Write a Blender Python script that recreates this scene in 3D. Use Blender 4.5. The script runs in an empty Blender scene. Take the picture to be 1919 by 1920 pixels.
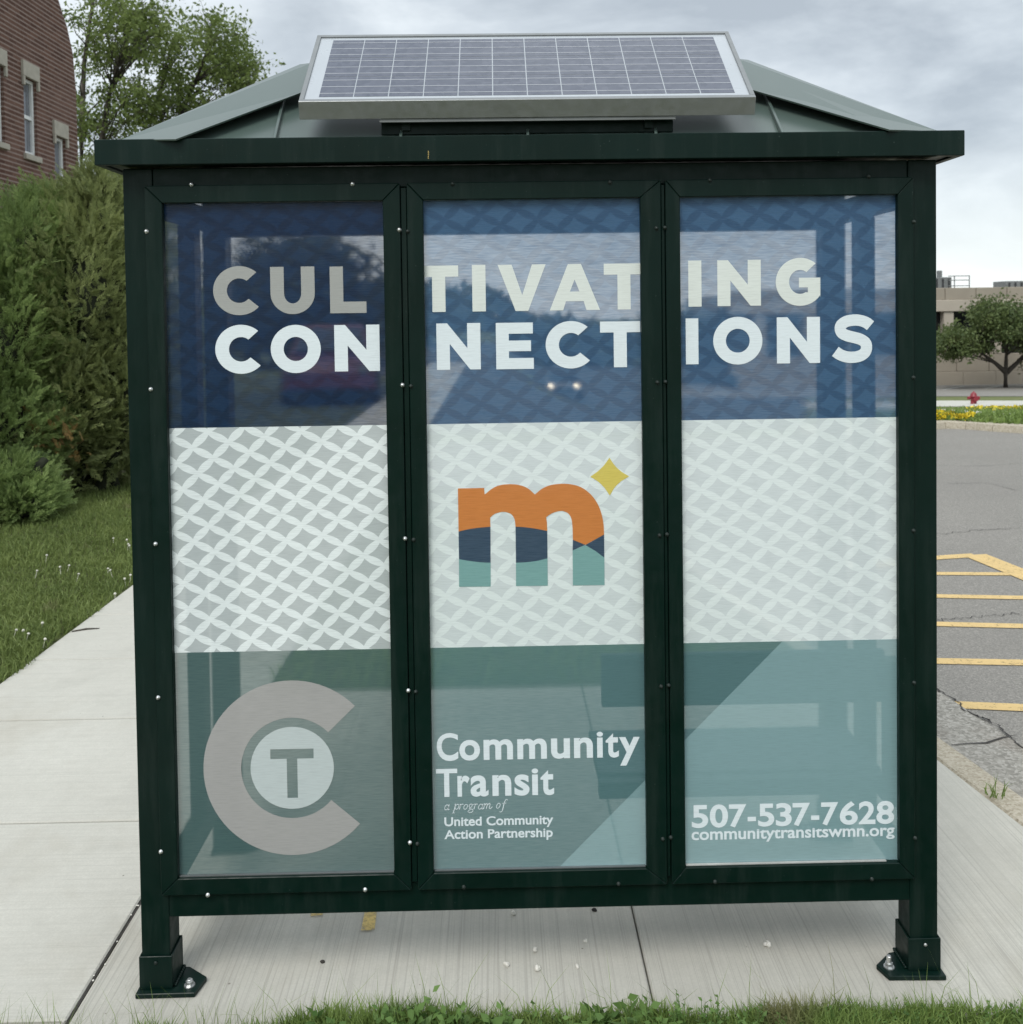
import bpy, bmesh, math, random
import numpy as np
from mathutils import Vector, Matrix, noise as mnoise
from mathutils.geometry import tessellate_polygon

S = bpy.context.scene
COL = S.collection
rad = math.radians

# ------------------------------------------------------------------ camera
FPX, CX, CYP = 1774.0, 959.5, 633.94
CAM = Vector((0.0165, -2.2816, 1.65))
def cam_axes(yaw, pitch, roll):
    r = Vector((math.cos(yaw), -math.sin(yaw), 0)); f = Vector((math.sin(yaw), math.cos(yaw), 0)); u = Vector((0, 0, 1))
    f, u = f*math.cos(pitch)+u*math.sin(pitch), u*math.cos(pitch)-f*math.sin(pitch)
    r, u = r*math.cos(roll)+u*math.sin(roll), u*math.cos(roll)-r*math.sin(roll)
    return r, u, f
AR, AU, AF = cam_axes(0.0145, -0.0268, -0.0137)
cd = bpy.data.cameras.new('camera'); co = bpy.data.objects.new('camera', cd); COL.objects.link(co)
co.matrix_world = Matrix(((AR.x, AU.x, -AF.x, CAM.x), (AR.y, AU.y, -AF.y, CAM.y), (AR.z, AU.z, -AF.z, CAM.z), (0, 0, 0, 1)))
cd.sensor_fit = 'AUTO'; cd.sensor_width = 36; cd.lens = FPX/1920*36
cd.shift_y = -(960-CYP)/1920
cd.clip_start = 0.05; cd.clip_end = 2000
cd.dof.use_dof = True; cd.dof.focus_distance = 2.3; cd.dof.aperture_fstop = 9.0
S.camera = co

# ------------------------------------------------------------------ world, sun, exposure
SUN_EL, SUN_AZ = rad(52), rad(205)            # azimuth clockwise from +Y: behind the camera, a little left
W = bpy.data.worlds.new('World'); S.world = W; W.use_nodes = True
wt = W.node_tree; wt.nodes.clear()
def wn(t, **k):
    n = wt.nodes.new(t)
    for a, b in k.items(): setattr(n, a, b)
    return n
wout = wn('ShaderNodeOutputWorld'); bsky = wn('ShaderNodeBackground'); bcl = wn('ShaderNodeBackground'); wmix = wn('ShaderNodeMixShader')
sky = wn('ShaderNodeTexSky', sky_type='NISHITA', sun_disc=False, sun_elevation=SUN_EL, sun_rotation=SUN_AZ)
wt.links.new(sky.outputs[0], bsky.inputs[0]); bsky.inputs[1].default_value = 0.1
tc = wn('ShaderNodeTexCoord'); mp = wn('ShaderNodeMapping'); mp.inputs['Scale'].default_value = (2.0, 2.0, 5.2); mp.inputs['Rotation'].default_value = (0.05, 0.22, 0.3)
wt.links.new(tc.outputs['Generated'], mp.inputs[0])
n1 = wn('ShaderNodeTexNoise'); n1.inputs['Scale'].default_value = 1.5; n1.inputs['Detail'].default_value = 7; n1.inputs['Roughness'].default_value = 0.55; n1.inputs['Distortion'].default_value = 0.25
wt.links.new(mp.outputs[0], n1.inputs[0])
cr = wn('ShaderNodeValToRGB')
cr.color_ramp.elements[0].position = 0.38; cr.color_ramp.elements[0].color = (0.355, 0.395, 0.432, 1)
cr.color_ramp.elements[1].position = 0.63; cr.color_ramp.elements[1].color = (0.66, 0.705, 0.73, 1)
e = cr.color_ramp.elements.new(0.5); e.color = (0.48, 0.525, 0.56, 1)
wt.links.new(n1.outputs[0], cr.inputs[0])
sx = wn('ShaderNodeSeparateXYZ'); wt.links.new(tc.outputs['Generated'], sx.inputs[0])
hz = wn('ShaderNodeMapRange'); hz.inputs[1].default_value = 0.0; hz.inputs[2].default_value = 0.16; hz.inputs[3].default_value = 0.74; hz.inputs[4].default_value = 0.0
wt.links.new(sx.outputs['Z'], hz.inputs[0])
cm = wn('ShaderNodeMix', data_type='RGBA'); cm.inputs['B'].default_value = (0.90, 0.94, 0.93, 1)
wt.links.new(hz.outputs[0], cm.inputs['Factor']); wt.links.new(cr.outputs[0], cm.inputs['A'])
ze = wn('ShaderNodeMapRange'); ze.inputs[1].default_value = 0.3; ze.inputs[2].default_value = 0.95; ze.inputs[3].default_value = 1.0; ze.inputs[4].default_value = 1.9
wt.links.new(sx.outputs['Z'], ze.inputs[0])
wt.links.new(cm.outputs['Result'], bcl.inputs[0]); wt.links.new(ze.outputs[0], bcl.inputs[1])
wmix.inputs[0].default_value = 0.88
wt.links.new(bsky.outputs[0], wmix.inputs[1]); wt.links.new(bcl.outputs[0], wmix.inputs[2]); wt.links.new(wmix.outputs[0], wout.inputs[0])

sl = bpy.data.lights.new('sun', 'SUN'); sl.energy = 1.4; sl.angle = rad(25); sl.color = (1, 0.97, 0.92)
so = bpy.data.objects.new('sun', sl); COL.objects.link(so)
sd = Vector((math.sin(SUN_AZ)*math.cos(SUN_EL), math.cos(SUN_AZ)*math.cos(SUN_EL), math.sin(SUN_EL)))
so.rotation_euler = sd.to_track_quat('Z', 'Y').to_euler(); so.location = sd*30
S.view_settings.view_transform = 'Standard'; S.view_settings.look = 'None'; S.view_settings.gamma = 1; S.view_settings.exposure = 0.52
S.render.engine = 'CYCLES'
S.cycles.max_bounces = 8; S.cycles.transparent_max_bounces = 24; S.cycles.diffuse_bounces = 3; S.cycles.glossy_bounces = 3

# ------------------------------------------------------------------ survey helpers: picture measurements turned into places on real planes
def ray(x, y): return AF + AR*((x-CX)/FPX) - AU*((y-CYP)/FPX)
def G(x, y, z=0.0):
    d = ray(x, y); return CAM + d*((z-CAM.z)/d.z)
def PY(x, y, Y):
    d = ray(x, y); return CAM + d*((Y-CAM.y)/d.y)
def PX(x, y, X):
    d = ray(x, y); return CAM + d*((X-CAM.x)/d.x)
def sstep(a, b, x):
    t = min(1, max(0, (x-a)/(b-a))); return t*t*(3-2*t)
KERB = [G(x, y) for x, y in ((1500, 812), (1640, 808), (1740, 805), (1775, 802), (1810, 803), (1860, 807), (1919, 811), (2020, 822), (2200, 845))]
def kerb_y(x):
    if x <= KERB[0].x: return KERB[0].y
    for a, c in zip(KERB, KERB[1:]):
        if x <= c.x: return a.y+(c.y-a.y)*(x-a.x)/(c.x-a.x)
    return max(2.0, KERB[-1].y-0.7*(x-KERB[-1].x))
def terrain(x, y):
    D = y+2.28
    yk = kerb_y(x)
    if y < yk+0.10: far = -0.03
    elif y < yk+0.28: far = -0.03+0.085*max(0, (y-yk-0.16)/0.12)
    elif D < 13.3: far = 0.055
    elif D < 37: far = 0.06-0.0985*(D-13.3)
    elif D < 62: far = 0.06-0.0985*23.7-0.043*(D-37)
    else: far = 0.06-0.0985*23.7-0.043*25
    w = sstep(-1, 4, x)
    return far*w + (-0.03)*(1-w)
def T(x, y, dz=0.0):
    d = ray(x, y); t = 11.0
    while t < 200:
        p = CAM+d*t
        if p.z < terrain(p.x, p.y)+dz: return p
        t += 0.05
    return CAM+d*200

# ------------------------------------------------------------------ mesh and object helpers
def offs(parent):
    o = Vector((0, 0, 0))
    while parent is not None:
        o += parent.location; parent = parent.parent
    return o
def link_mesh(name, me, mats, parent=None, smooth=False):
    for m in (mats if isinstance(mats, (list, tuple)) else [mats]): me.materials.append(m)
    o = bpy.data.objects.new(name, me); COL.objects.link(o); o.parent = parent
    if smooth: me.polygons.foreach_set('use_smooth', [True]*len(me.polygons))
    return o
def pyd(name, v, f, mats, parent=None, fm=None, smooth=False):
    d = offs(parent); me = bpy.data.meshes.new(name)
    me.from_pydata([(a[0]-d.x, a[1]-d.y, a[2]-d.z) for a in v], [], f)
    if fm is not None: me.polygons.foreach_set('material_index', fm)
    me.update(); return link_mesh(name, me, mats, parent, smooth)
class MB:
    def __init__(s): s.bm = bmesh.new(); s.mi = 0
    def _m(s, fs):
        for f in fs: f.material_index = s.mi
    def box(s, x0, x1, y0, y1, z0, z1, bev=0.0, seg=1):
        g = bmesh.new(); bmesh.ops.create_cube(g, size=1)
        for v in g.verts: v.co = Vector(((x0+x1)/2+v.co.x*(x1-x0), (y0+y1)/2+v.co.y*(y1-y0), (z0+z1)/2+v.co.z*(z1-z0)))
        if bev: bmesh.ops.bevel(g, geom=list(g.edges), offset=bev, segments=seg, affect='EDGES', profile=0.5)
        return s.add(g)
    def add(s, g, mat=None):
        if mat is not None: g.transform(mat)
        vm = {v: s.bm.verts.new(v.co) for v in g.verts}; out = []
        for f in g.faces:
            try: nf = s.bm.faces.new([vm[v] for v in f.verts]); out.append(nf)
            except ValueError: pass
        s._m(out); g.free(); return out
    def face(s, pts):
        f = s.bm.faces.new([s.bm.verts.new(p) for p in pts]); s._m([f]); return f
    def hull(s, a, b, bev=0.0):                     # prism between two matching outlines (any n)
        g = bmesh.new(); A = [g.verts.new(p) for p in a]; B = [g.verts.new(p) for p in b]; n = len(a)
        g.faces.new(A[::-1]); g.faces.new(B)
        for i in range(n): g.faces.new((A[i], A[(i+1) % n], B[(i+1) % n], B[i]))
        bmesh.ops.recalc_face_normals(g, faces=g.faces)
        if bev: bmesh.ops.bevel(g, geom=list(g.edges), offset=bev, segments=1, affect='EDGES')
        return s.add(g)
    def tube(s, p0, p1, r0, r1, n=8, cap=True):
        p0, p1 = Vector(p0), Vector(p1); d = (p1-p0)
        if d.length < 1e-6: return
        q = d.to_track_quat('Z', 'Y'); A = []; B = []
        for i in range(n):
            t = 2*math.pi*i/n; c = Vector((math.cos(t), math.sin(t), 0))
            A.append(s.bm.verts.new(p0+q@(c*r0))); B.append(s.bm.verts.new(p1+q@(c*r1)))
        fs = [s.bm.faces.new((A[i], A[(i+1) % n], B[(i+1) % n], B[i])) for i in range(n)]
        if cap: fs += [s.bm.faces.new(A[::-1]), s.bm.faces.new(B)]
        s._m(fs)
    def path(s, pts, rs, n=7):
        rings = []
        for i, p in enumerate(pts):
            d = (Vector(pts[min(i+1, len(pts)-1)])-Vector(pts[max(i-1, 0)])); q = d.to_track_quat('Z', 'Y')
            rings.append([s.bm.verts.new(Vector(p)+q@Vector((math.cos(2*math.pi*k/n)*rs[i], math.sin(2*math.pi*k/n)*rs[i], 0))) for k in range(n)])
        fs = []
        for a, b in zip(rings, rings[1:]):
            for k in range(n): fs.append(s.bm.faces.new((a[k], a[(k+1) % n], b[(k+1) % n], b[k])))
        fs += [s.bm.faces.new(rings[0][::-1]), s.bm.faces.new(rings[-1])]; s._m(fs)
    def lathe(s, c, prof, n=16, axis='Z'):
        c = Vector(c); rings = []
        for r, h in prof:
            ring = []
            for k in range(n):
                t = 2*math.pi*k/n
                v = Vector((r*math.cos(t), r*math.sin(t), h)) if axis == 'Z' else (Vector((r*math.cos(t), h, r*math.sin(t))) if axis == 'Y' else Vector((h, r*math.cos(t), r*math.sin(t))))
                ring.append(s.bm.verts.new(c+v))
            rings.append(ring)
        fs = [s.bm.faces.new((a[k], a[(k+1) % n], b[(k+1) % n], b[k])) for a, b in zip(rings, rings[1:]) for k in range(n)]
        fs += [s.bm.faces.new(rings[0][::-1]), s.bm.faces.new(rings[-1])]; s._m(fs)
    def build(s, name, mats, parent=None, smooth=False, recalc=True):
        d = offs(parent)
        if recalc: bmesh.ops.recalc_face_normals(s.bm, faces=s.bm.faces)
        bmesh.ops.translate(s.bm, vec=-d, verts=s.bm.verts)
        me = bpy.data.meshes.new(name); s.bm.to_mesh(me); s.bm.free(); return link_mesh(name, me, mats, parent, smooth)
def thing(name, loc, label, cat, group=None):
    o = bpy.data.objects.new(name, None); COL.objects.link(o); o.location = loc; o.empty_display_size = 0.1
    return tag(o, label, cat, group)
def tag(o, label, cat, group=None):
    o['label'] = label; o['category'] = cat
    if group: o['group'] = group
    return o
def struct(o): o['kind'] = 'structure'; return o
def stuff(o, label, cat): o['kind'] = 'stuff'; return tag(o, label, cat)

# ------------------------------------------------------------------ materials
class NT:
    def __init__(s, name):
        s.m = bpy.data.materials.new(name); s.m.use_nodes = True; s.t = s.m.node_tree; s.t.nodes.clear()
        s.out = s.n('ShaderNodeOutputMaterial')
    def n(s, typ, ins=None, **k):
        nd = s.t.nodes.new(typ)
        for a, b in k.items(): setattr(nd, a, b)
        for a, b in (ins or {}).items(): s.put(nd.inputs[a], b)
        return nd
    def put(s, sock, v):
        if isinstance(v, bpy.types.NodeSocket): s.t.links.new(v, sock)
        elif isinstance(v, (tuple, list)) and len(v) == 3 and sock.type == 'RGBA': sock.default_value = (*v, 1)
        else: sock.default_value = v
    def math(s, op, a, b=None, c=None, clamp=False):
        nd = s.n('ShaderNodeMath', operation=op, use_clamp=clamp); s.put(nd.inputs[0], a)
        if b is not None: s.put(nd.inputs[1], b)
        if c is not None: s.put(nd.inputs[2], c)
        return nd.outputs[0]
    def pos(s): return s.n('ShaderNodeNewGeometry').outputs['Position']
    def mapped(s, scale, src=None, rot=(0, 0, 0)):
        return s.n('ShaderNodeMapping', {'Vector': src if src is not None else s.pos(), 'Scale': scale, 'Rotation': rot}).outputs[0]
    def noise(s, scale, detail=3, rough=0.55, vec=None, out=0):
        return s.n('ShaderNodeTexNoise', {'Vector': vec if vec is not None else s.pos(), 'Scale': scale, 'Detail': detail, 'Roughness': rough}).outputs[out]
    def ramp(s, fac, stops):
        nd = s.n('ShaderNodeValToRGB', {'Fac': fac}); el = nd.color_ramp.elements
        el[0].position, el[0].color = stops[0][0], (*stops[0][1], 1); el[1].position, el[1].color = stops[-1][0], (*stops[-1][1], 1)
        for p, c in stops[1:-1]: q = el.new(p); q.color = (*c, 1)
        return nd.outputs[0]
    def rng(s, v, a, b, c, d): return s.n('ShaderNodeMapRange', {0: v, 1: a, 2: b, 3: c, 4: d}).outputs[0]
    def mix(s, f, a, b, blend='MIX'):
        nd = s.n('ShaderNodeMix', data_type='RGBA', blend_type=blend); s.put(nd.inputs['Factor'], f); s.put(nd.inputs['A'], a); s.put(nd.inputs['B'], b); return nd.outputs['Result']
    def bump(s, h, strength=0.3, dist=0.01): return s.n('ShaderNodeBump', {'Height': h, 'Strength': strength, 'Distance': dist}).outputs[0]
    def bsdf(s, col, rough=0.5, metal=0.0, normal=None, spec=0.5, coat=0.0):
        b = s.n('ShaderNodeBsdfPrincipled', {'Base Color': col, 'Roughness': rough, 'Metallic': metal, 'Specular IOR Level': spec, 'Coat Weight': coat})
        if normal is not None: s.put(b.inputs['Normal'], normal)
        return b.outputs[0]
    def end(s, sh): s.t.links.new(sh, s.out.inputs[0]); return s.m
def paint(name, col, rough=0.4, var=0.25, metal=0.0, scale=9.0, bumpy=0.03, spec=0.5):
    t = NT(name); n = t.noise(scale, 5, 0.6)
    c = t.mix(t.rng(n, 0.3, 0.7, 0, 1), tuple(x*(1-var) for x in col), tuple(min(1, x*(1+var)) for x in col))
    r = t.rng(t.noise(scale*3, 3), 0.3, 0.7, rough*0.85, min(1, rough*1.2))
    return t.end(t.bsdf(c, r, metal, t.bump(t.noise(260, 2), bumpy, 0.002), spec))

def green_paint():
    t = NT('green_enamel')
    n = t.noise(5, 4); c = t.mix(t.rng(n, 0.3, 0.7, 0, 1), (0.0016, 0.0105, 0.0075), (0.0032, 0.015, 0.0115))
    sp = t.rng(t.noise(190, 1, 0.4), 0.78, 0.82, 0, 0.35)           # dust specks and nicks
    c = t.mix(sp, c, (0.10, 0.13, 0.12))
    dust = t.math('MULTIPLY', t.rng(t.noise(1.0, 5, 0.7, t.mapped((22, 22, 2.2))), 0.5, 0.8, 0, 0.09), 1.0)
    c = t.mix(dust, c, (0.12, 0.14, 0.13))
    scr = t.noise(1.0, 1, 0.5, t.mapped((7, 7, 160), None, (0, 0.5, 0))); c = t.mix(t.rng(scr, 0.80, 0.83, 0, 0.3), c, (0.10, 0.13, 0.12))
    return t.end(t.bsdf(c, t.rng(t.noise(30, 3), 0.3, 0.7, 0.28, 0.50), 0, t.bump(t.noise(420, 2), 0.04, 0.001), 0.17))
M_GREEN = green_paint()
def roof_metal():
    t = NT('roof_green_metal'); n = t.noise(1.0, 4, 0.6, t.mapped((3, 1.2, 1.2)))
    return t.end(t.bsdf(t.mix(t.rng(n, 0.35, 0.7, 0, 1), (0.064, 0.094, 0.082), (0.076, 0.106, 0.094)), 0.30, 0, None, 0.5))
M_ROOF = roof_metal()
M_STEEL = paint('screw_steel', (0.62, 0.63, 0.62), 0.3, 0.15, 0.9)
M_DSCREW = paint('dark_screw', (0.008, 0.016, 0.013), 0.6)
M_ALU = paint('aluminium', (0.25, 0.26, 0.26), 0.40, 0.06, 0.7, 20, 0.01)
M_BACKSHEET = paint('white_backsheet', (0.40, 0.43, 0.46), 0.3, 0.03)

def concrete(name, a, b, sc, axis_lines, joint_dark=True):
    t = NT(name)
    big = t.noise(1.3, 6, 0.6); c = t.ramp(big, [(0.3, a), (0.7, b)])
    ln = t.noise(1.0, 4, 0.65, t.mapped(sc))
    lf = t.rng(ln, 0.36, 0.68, 0.0, 0.8)
    c = t.mix(t.math('MULTIPLY', lf, axis_lines), c, tuple(x*0.62 for x in a))
    th = t.noise(1.0, 2, 0.5, t.mapped(tuple(q*0.75 if q > 2 else q*0.35 for q in sc)))
    c = t.mix(t.math('MULTIPLY', t.rng(t.math('ABSOLUTE', t.math('SUBTRACT', th, 0.5)), 0.006, 0.018, 0.9, 0.0), axis_lines), c, tuple(x*0.45 for x in a))
    c = t.mix(t.rng(t.noise(160, 3, 0.7), 0.35, 0.68, 0, 0.35), c, tuple(x*0.75 for x in a))
    sp = t.n('ShaderNodeTexVoronoi', {'Vector': t.pos(), 'Scale': 9.0}).outputs['Distance']
    c = t.mix(t.rng(sp, 0.02, 0.035, 0.75, 0.0), c, (0.10, 0.09, 0.07)); c = t.mix(t.rng(t.noise(24, 4, 0.75), 0.35, 0.7, 0.0, 0.22), c, tuple(x*0.7 for x in a))
    st = t.noise(3.4, 5, 0.7); c = t.mix(t.rng(st, 0.54, 0.72, 0, 0.30), c, tuple(x*0.72 for x in a))
    c = t.mix(t.rng(t.noise(1.1, 4, 0.8), 0.53, 0.72, 0, 0.36), c, (0.35, 0.315, 0.25))
    h = t.math('ADD', t.math('MULTIPLY', ln, 0.8), t.math('MULTIPLY', t.noise(220, 3), 0.4))
    return t.end(t.bsdf(c, 0.88, 0, t.bump(h, 0.22, 0.003), 0.25))
M_PAD = concrete('broomed_concrete', (0.452, 0.438, 0.385), (0.55, 0.536, 0.475), (85, 0.9, 1), 0.36)
M_WALK = concrete('sidewalk_concrete', (0.51, 0.498, 0.442), (0.60, 0.588, 0.528), (1.4, 90, 1), 0.17)
def aggregate(name, cols, sc, rough=0.9, bump=0.5, patch=None):
    t = NT(name)
    v = t.n('ShaderNodeTexVoronoi', {'Vector': t.pos(), 'Scale': sc}); gcol = t.n('ShaderNodeSeparateColor', {0: v.outputs['Color']}).outputs[0]
    c = t.ramp(gcol, [(i/(len(cols)-1), k) for i, k in enumerate(cols)])
    big = t.noise(0.7, 6, 0.65); c = t.mix(t.rng(big, 0.3, 0.7, 0, 0.45), c, tuple(x*0.72 for x in cols[len(cols)//2]))
    if patch: c = t.mix(t.rng(t.noise(2.3, 5, 0.7), 0.5, 0.66, 0, 0.6), c, patch)
    h = t.math('ADD', v.outputs['Distance'], t.noise(sc*2, 2))
    return t.end(t.bsdf(c, rough, 0, t.bump(h, bump, 0.004), 0.3))
M_ASPH = aggregate('worn_asphalt', [(0.185, 0.175, 0.157), (0.225, 0.213, 0.192), (0.255, 0.242, 0.218), (0.35, 0.33, 0.295)], 170)
M_KERB = aggregate('pebbled_kerb', [(0.30, 0.26, 0.19), (0.43, 0.385, 0.30), (0.52, 0.47, 0.38)], 110)
M_GUTTER = aggregate('worn_gutter', [(0.20, 0.19, 0.165), (0.30, 0.285, 0.25), (0.42, 0.40, 0.36)], 95, patch=(0.20, 0.17, 0.14))
def yellow_paint(name, col, lo, hi):
    t = NT(name); w = t.rng(t.noise(46, 5, 0.75), lo, hi, 0, 1)
    c = t.mix(t.noise(14, 4), col, tuple(x*0.72 for x in col))
    return t.end(t.n('ShaderNodeMixShader', {0: w, 1: t.n('ShaderNodeBsdfTransparent').outputs[0], 2: t.bsdf(c, 0.75)}).outputs[0])
M_YEL = yellow_paint('worn_yellow_paint', (0.70, 0.50, 0.215), 0.28, 0.44)
M_SPRAY = yellow_paint('faded_yellow_spray', (0.74, 0.55, 0.19), 0.30, 0.60)
M_WHITELINE = yellow_paint('white_line_paint', (0.55, 0.55, 0.52), 0.3, 0.4)
M_CRACK = paint('crack_dirt', (0.035, 0.032, 0.028), 0.95, 0.5)
def lawn(name, cols):
    t = NT(name); n = t.noise(1.1, 6, 0.7); n2 = t.noise(38, 4, 0.7)
    c = t.ramp(n, [(0.3, cols[0]), (0.52, cols[1]), (0.72, cols[2])]); c = t.mix(t.rng(n2, 0.3, 0.7, 0, 0.6), c, tuple(x*0.45 for x in cols[1]))
    return t.end(t.bsdf(c, 0.95, 0, t.bump(n2, 0.8, 0.03), 0.2))
M_LAWN = lawn('lawn_turf', [(0.085, 0.105, 0.035), (0.10, 0.115, 0.045), (0.13, 0.12, 0.06)])
M_FARLAWN = lawn('far_turf', [(0.13, 0.17, 0.06), (0.17, 0.195, 0.08), (0.24, 0.225, 0.11)])
def leafy(name, dark, light, sc=1.5, trans=0.25, extra=None):
    t = NT(name); n = t.noise(sc, 3, 0.6); r = t.n('ShaderNodeNewGeometry').outputs['Random Per Island']
    c = t.mix(t.rng(n, 0.32, 0.68, 0, 1), dark, light)
    c = t.mix(t.math('MULTIPLY', r, 0.75), c, light); c = t.mix(t.rng(r, 0.0, 0.35, 0.5, 0.0), c, dark)
    if extra: c = t.mix(t.rng(t.noise(2.1, 2, 0.5), 0.66, 0.74, 0, 0.8), c, extra)
    b = t.bsdf(c, 0.55, 0, None, 0.3); tr = t.n('ShaderNodeBsdfTranslucent', {'Color': t.mix(0.5, c, light)}).outputs[0]
    return t.end(t.n('ShaderNodeMixShader', {0: trans, 1: b, 2: tr}).outputs[0])
M_GRASS = leafy('grass_blade', (0.065, 0.115, 0.024), (0.23, 0.32, 0.085), 6, 0.3, (0.22, 0.20, 0.10))
M_GRASS2 = leafy('lawn_blade', (0.080, 0.125, 0.032), (0.24, 0.30, 0.095), 1.6, 0.35, (0.27, 0.235, 0.14))
M_WEED = leafy('weed_leaf', (0.055, 0.115, 0.028), (0.17, 0.28, 0.080), 8, 0.3)
M_CEDAR = leafy('cedar_spray', (0.075, 0.105, 0.040), (0.34, 0.385, 0.155), 1.7, 0.4)
M_CEDAR2 = leafy('cedar_spray_fresh', (0.075, 0.125, 0.045), (0.33, 0.43, 0.155), 2.2, 0.4)
M_RUST = leafy('browned_spray', (0.15, 0.09, 0.03), (0.32, 0.21, 0.08), 3, 0.2)
M_LEAF = leafy('ash_leaf', (0.065, 0.105, 0.028), (0.21, 0.27, 0.080), 0.7, 0.45)
M_LEAFD = leafy('crab_leaf', (0.038, 0.070, 0.025), (0.14, 0.18, 0.062), 0.8, 0.3, (0.10, 0.07, 0.03))
M_FARLEAF = leafy('far_leaf', (0.025, 0.04, 0.02), (0.07, 0.095, 0.04), 0.4, 0.2)
M_BARK = paint('bark', (0.062, 0.053, 0.043), 0.95, 0.4, 0, 12, 0.6)
M_CORE = paint('shade_core_and_stems', (0.020, 0.025, 0.011), 1.0, 0.5, 0, 5)  # dark tone of the added light-blocking shrub cores and their stems
def brick():
    t = NT('red_brick')
    p = t.n('ShaderNodeSeparateXYZ', {0: t.pos()}); v = t.n('ShaderNodeCombineXYZ', {0: t.math('ADD', p.outputs[1], p.outputs[0]), 1: p.outputs[2], 2: 0.0}).outputs[0]
    b = t.n('ShaderNodeTexBrick', {'Vector': v, 'Color1': (0.085, 0.042, 0.031, 1), 'Color2': (0.15, 0.080, 0.058, 1), 'Mortar': (0.20, 0.14, 0.12, 1), 'Scale': 1.0, 'Mortar Size': 0.004, 'Mortar Smooth': 0.2, 'Bias': -0.1, 'Brick Width': 0.22, 'Row Height': 0.0715})
    fr = t.math('FRACT', t.math('DIVIDE', p.outputs[2], 0.0715)); bed = t.rng(t.math('ABSOLUTE', t.math('SUBTRACT', fr, 0.5)), 0.30, 0.36, 0, 1)
    c = t.mix(bed, b.outputs['Color'], t.mix(t.noise(5, 3), (0.20, 0.145, 0.125), (0.33, 0.26, 0.225)))
    c = t.mix(t.rng(t.noise(0.9, 5, 0.7), 0.45, 0.75, 0, 0.35), c, (0.24, 0.155, 0.13))
    return t.end(t.bsdf(c, 0.9, 0, t.bump(t.math('SUBTRACT', 1.0, bed), 0.4, 0.01), 0.2))
M_BRICK = brick()
M_STONE = paint('limestone', (0.40, 0.37, 0.31), 0.85, 0.12, 0, 6, 0.2)
M_WHITE = paint('white_vinyl', (0.72, 0.73, 0.72), 0.45, 0.05)
M_SEAL = paint('pale_sealant', (0.40, 0.40, 0.38), 0.6)
M_GLASSD = paint('window_glass', (0.16, 0.17, 0.19), 0.08, 0.2, 0, 2, 0.0, 0.8)
M_DKGLASS = paint('dark_glazing', (0.016, 0.017, 0.02), 0.12, 0.3, 0, 1, 0.0, 0.5)
M_PANEL = paint('tan_precast', (0.32, 0.28, 0.225), 0.9, 0.07, 0, 0.8, 0.1)
M_PANELL = paint('light_precast', (0.44, 0.39, 0.32), 0.9, 0.05, 0, 0.8, 0.1)
M_GREYM = paint('grey_plant_metal', (0.17, 0.18, 0.18), 0.6, 0.25)
M_HYD = paint('hydrant_red', (0.23, 0.018, 0.028), 0.4, 0.2)
M_FLOWER = paint('yellow_petal', (0.72, 0.56, 0.03), 0.7, 0.3, 0, 3)
M_CLOVER = paint('clover_white', (0.62, 0.60, 0.52), 0.9, 0.15, 0, 60)
M_FLUFF = paint('seed_fluff', (0.66, 0.64, 0.58), 1.0, 0.15, 0, 90, 0.3)
M_SEAT = paint('bench_slat', (0.012, 0.035, 0.045), 0.5)
M_CARRED = paint('car_red', (0.11, 0.010, 0.025), 0.25, 0.1)
M_CARDK = paint('car_dark', (0.03, 0.032, 0.036), 0.25, 0.1)
M_TYRE = paint('tyre_rubber', (0.02, 0.02, 0.02), 0.85)
def lamp_mat(name, col, k):
    t = NT(name); return t.end(t.n('ShaderNodeEmission', {'Color': (*col, 1), 'Strength': k}).outputs[0])
M_HEAD = lamp_mat('headlamp_lit', (1.0, 0.86, 0.62), 5)

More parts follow.
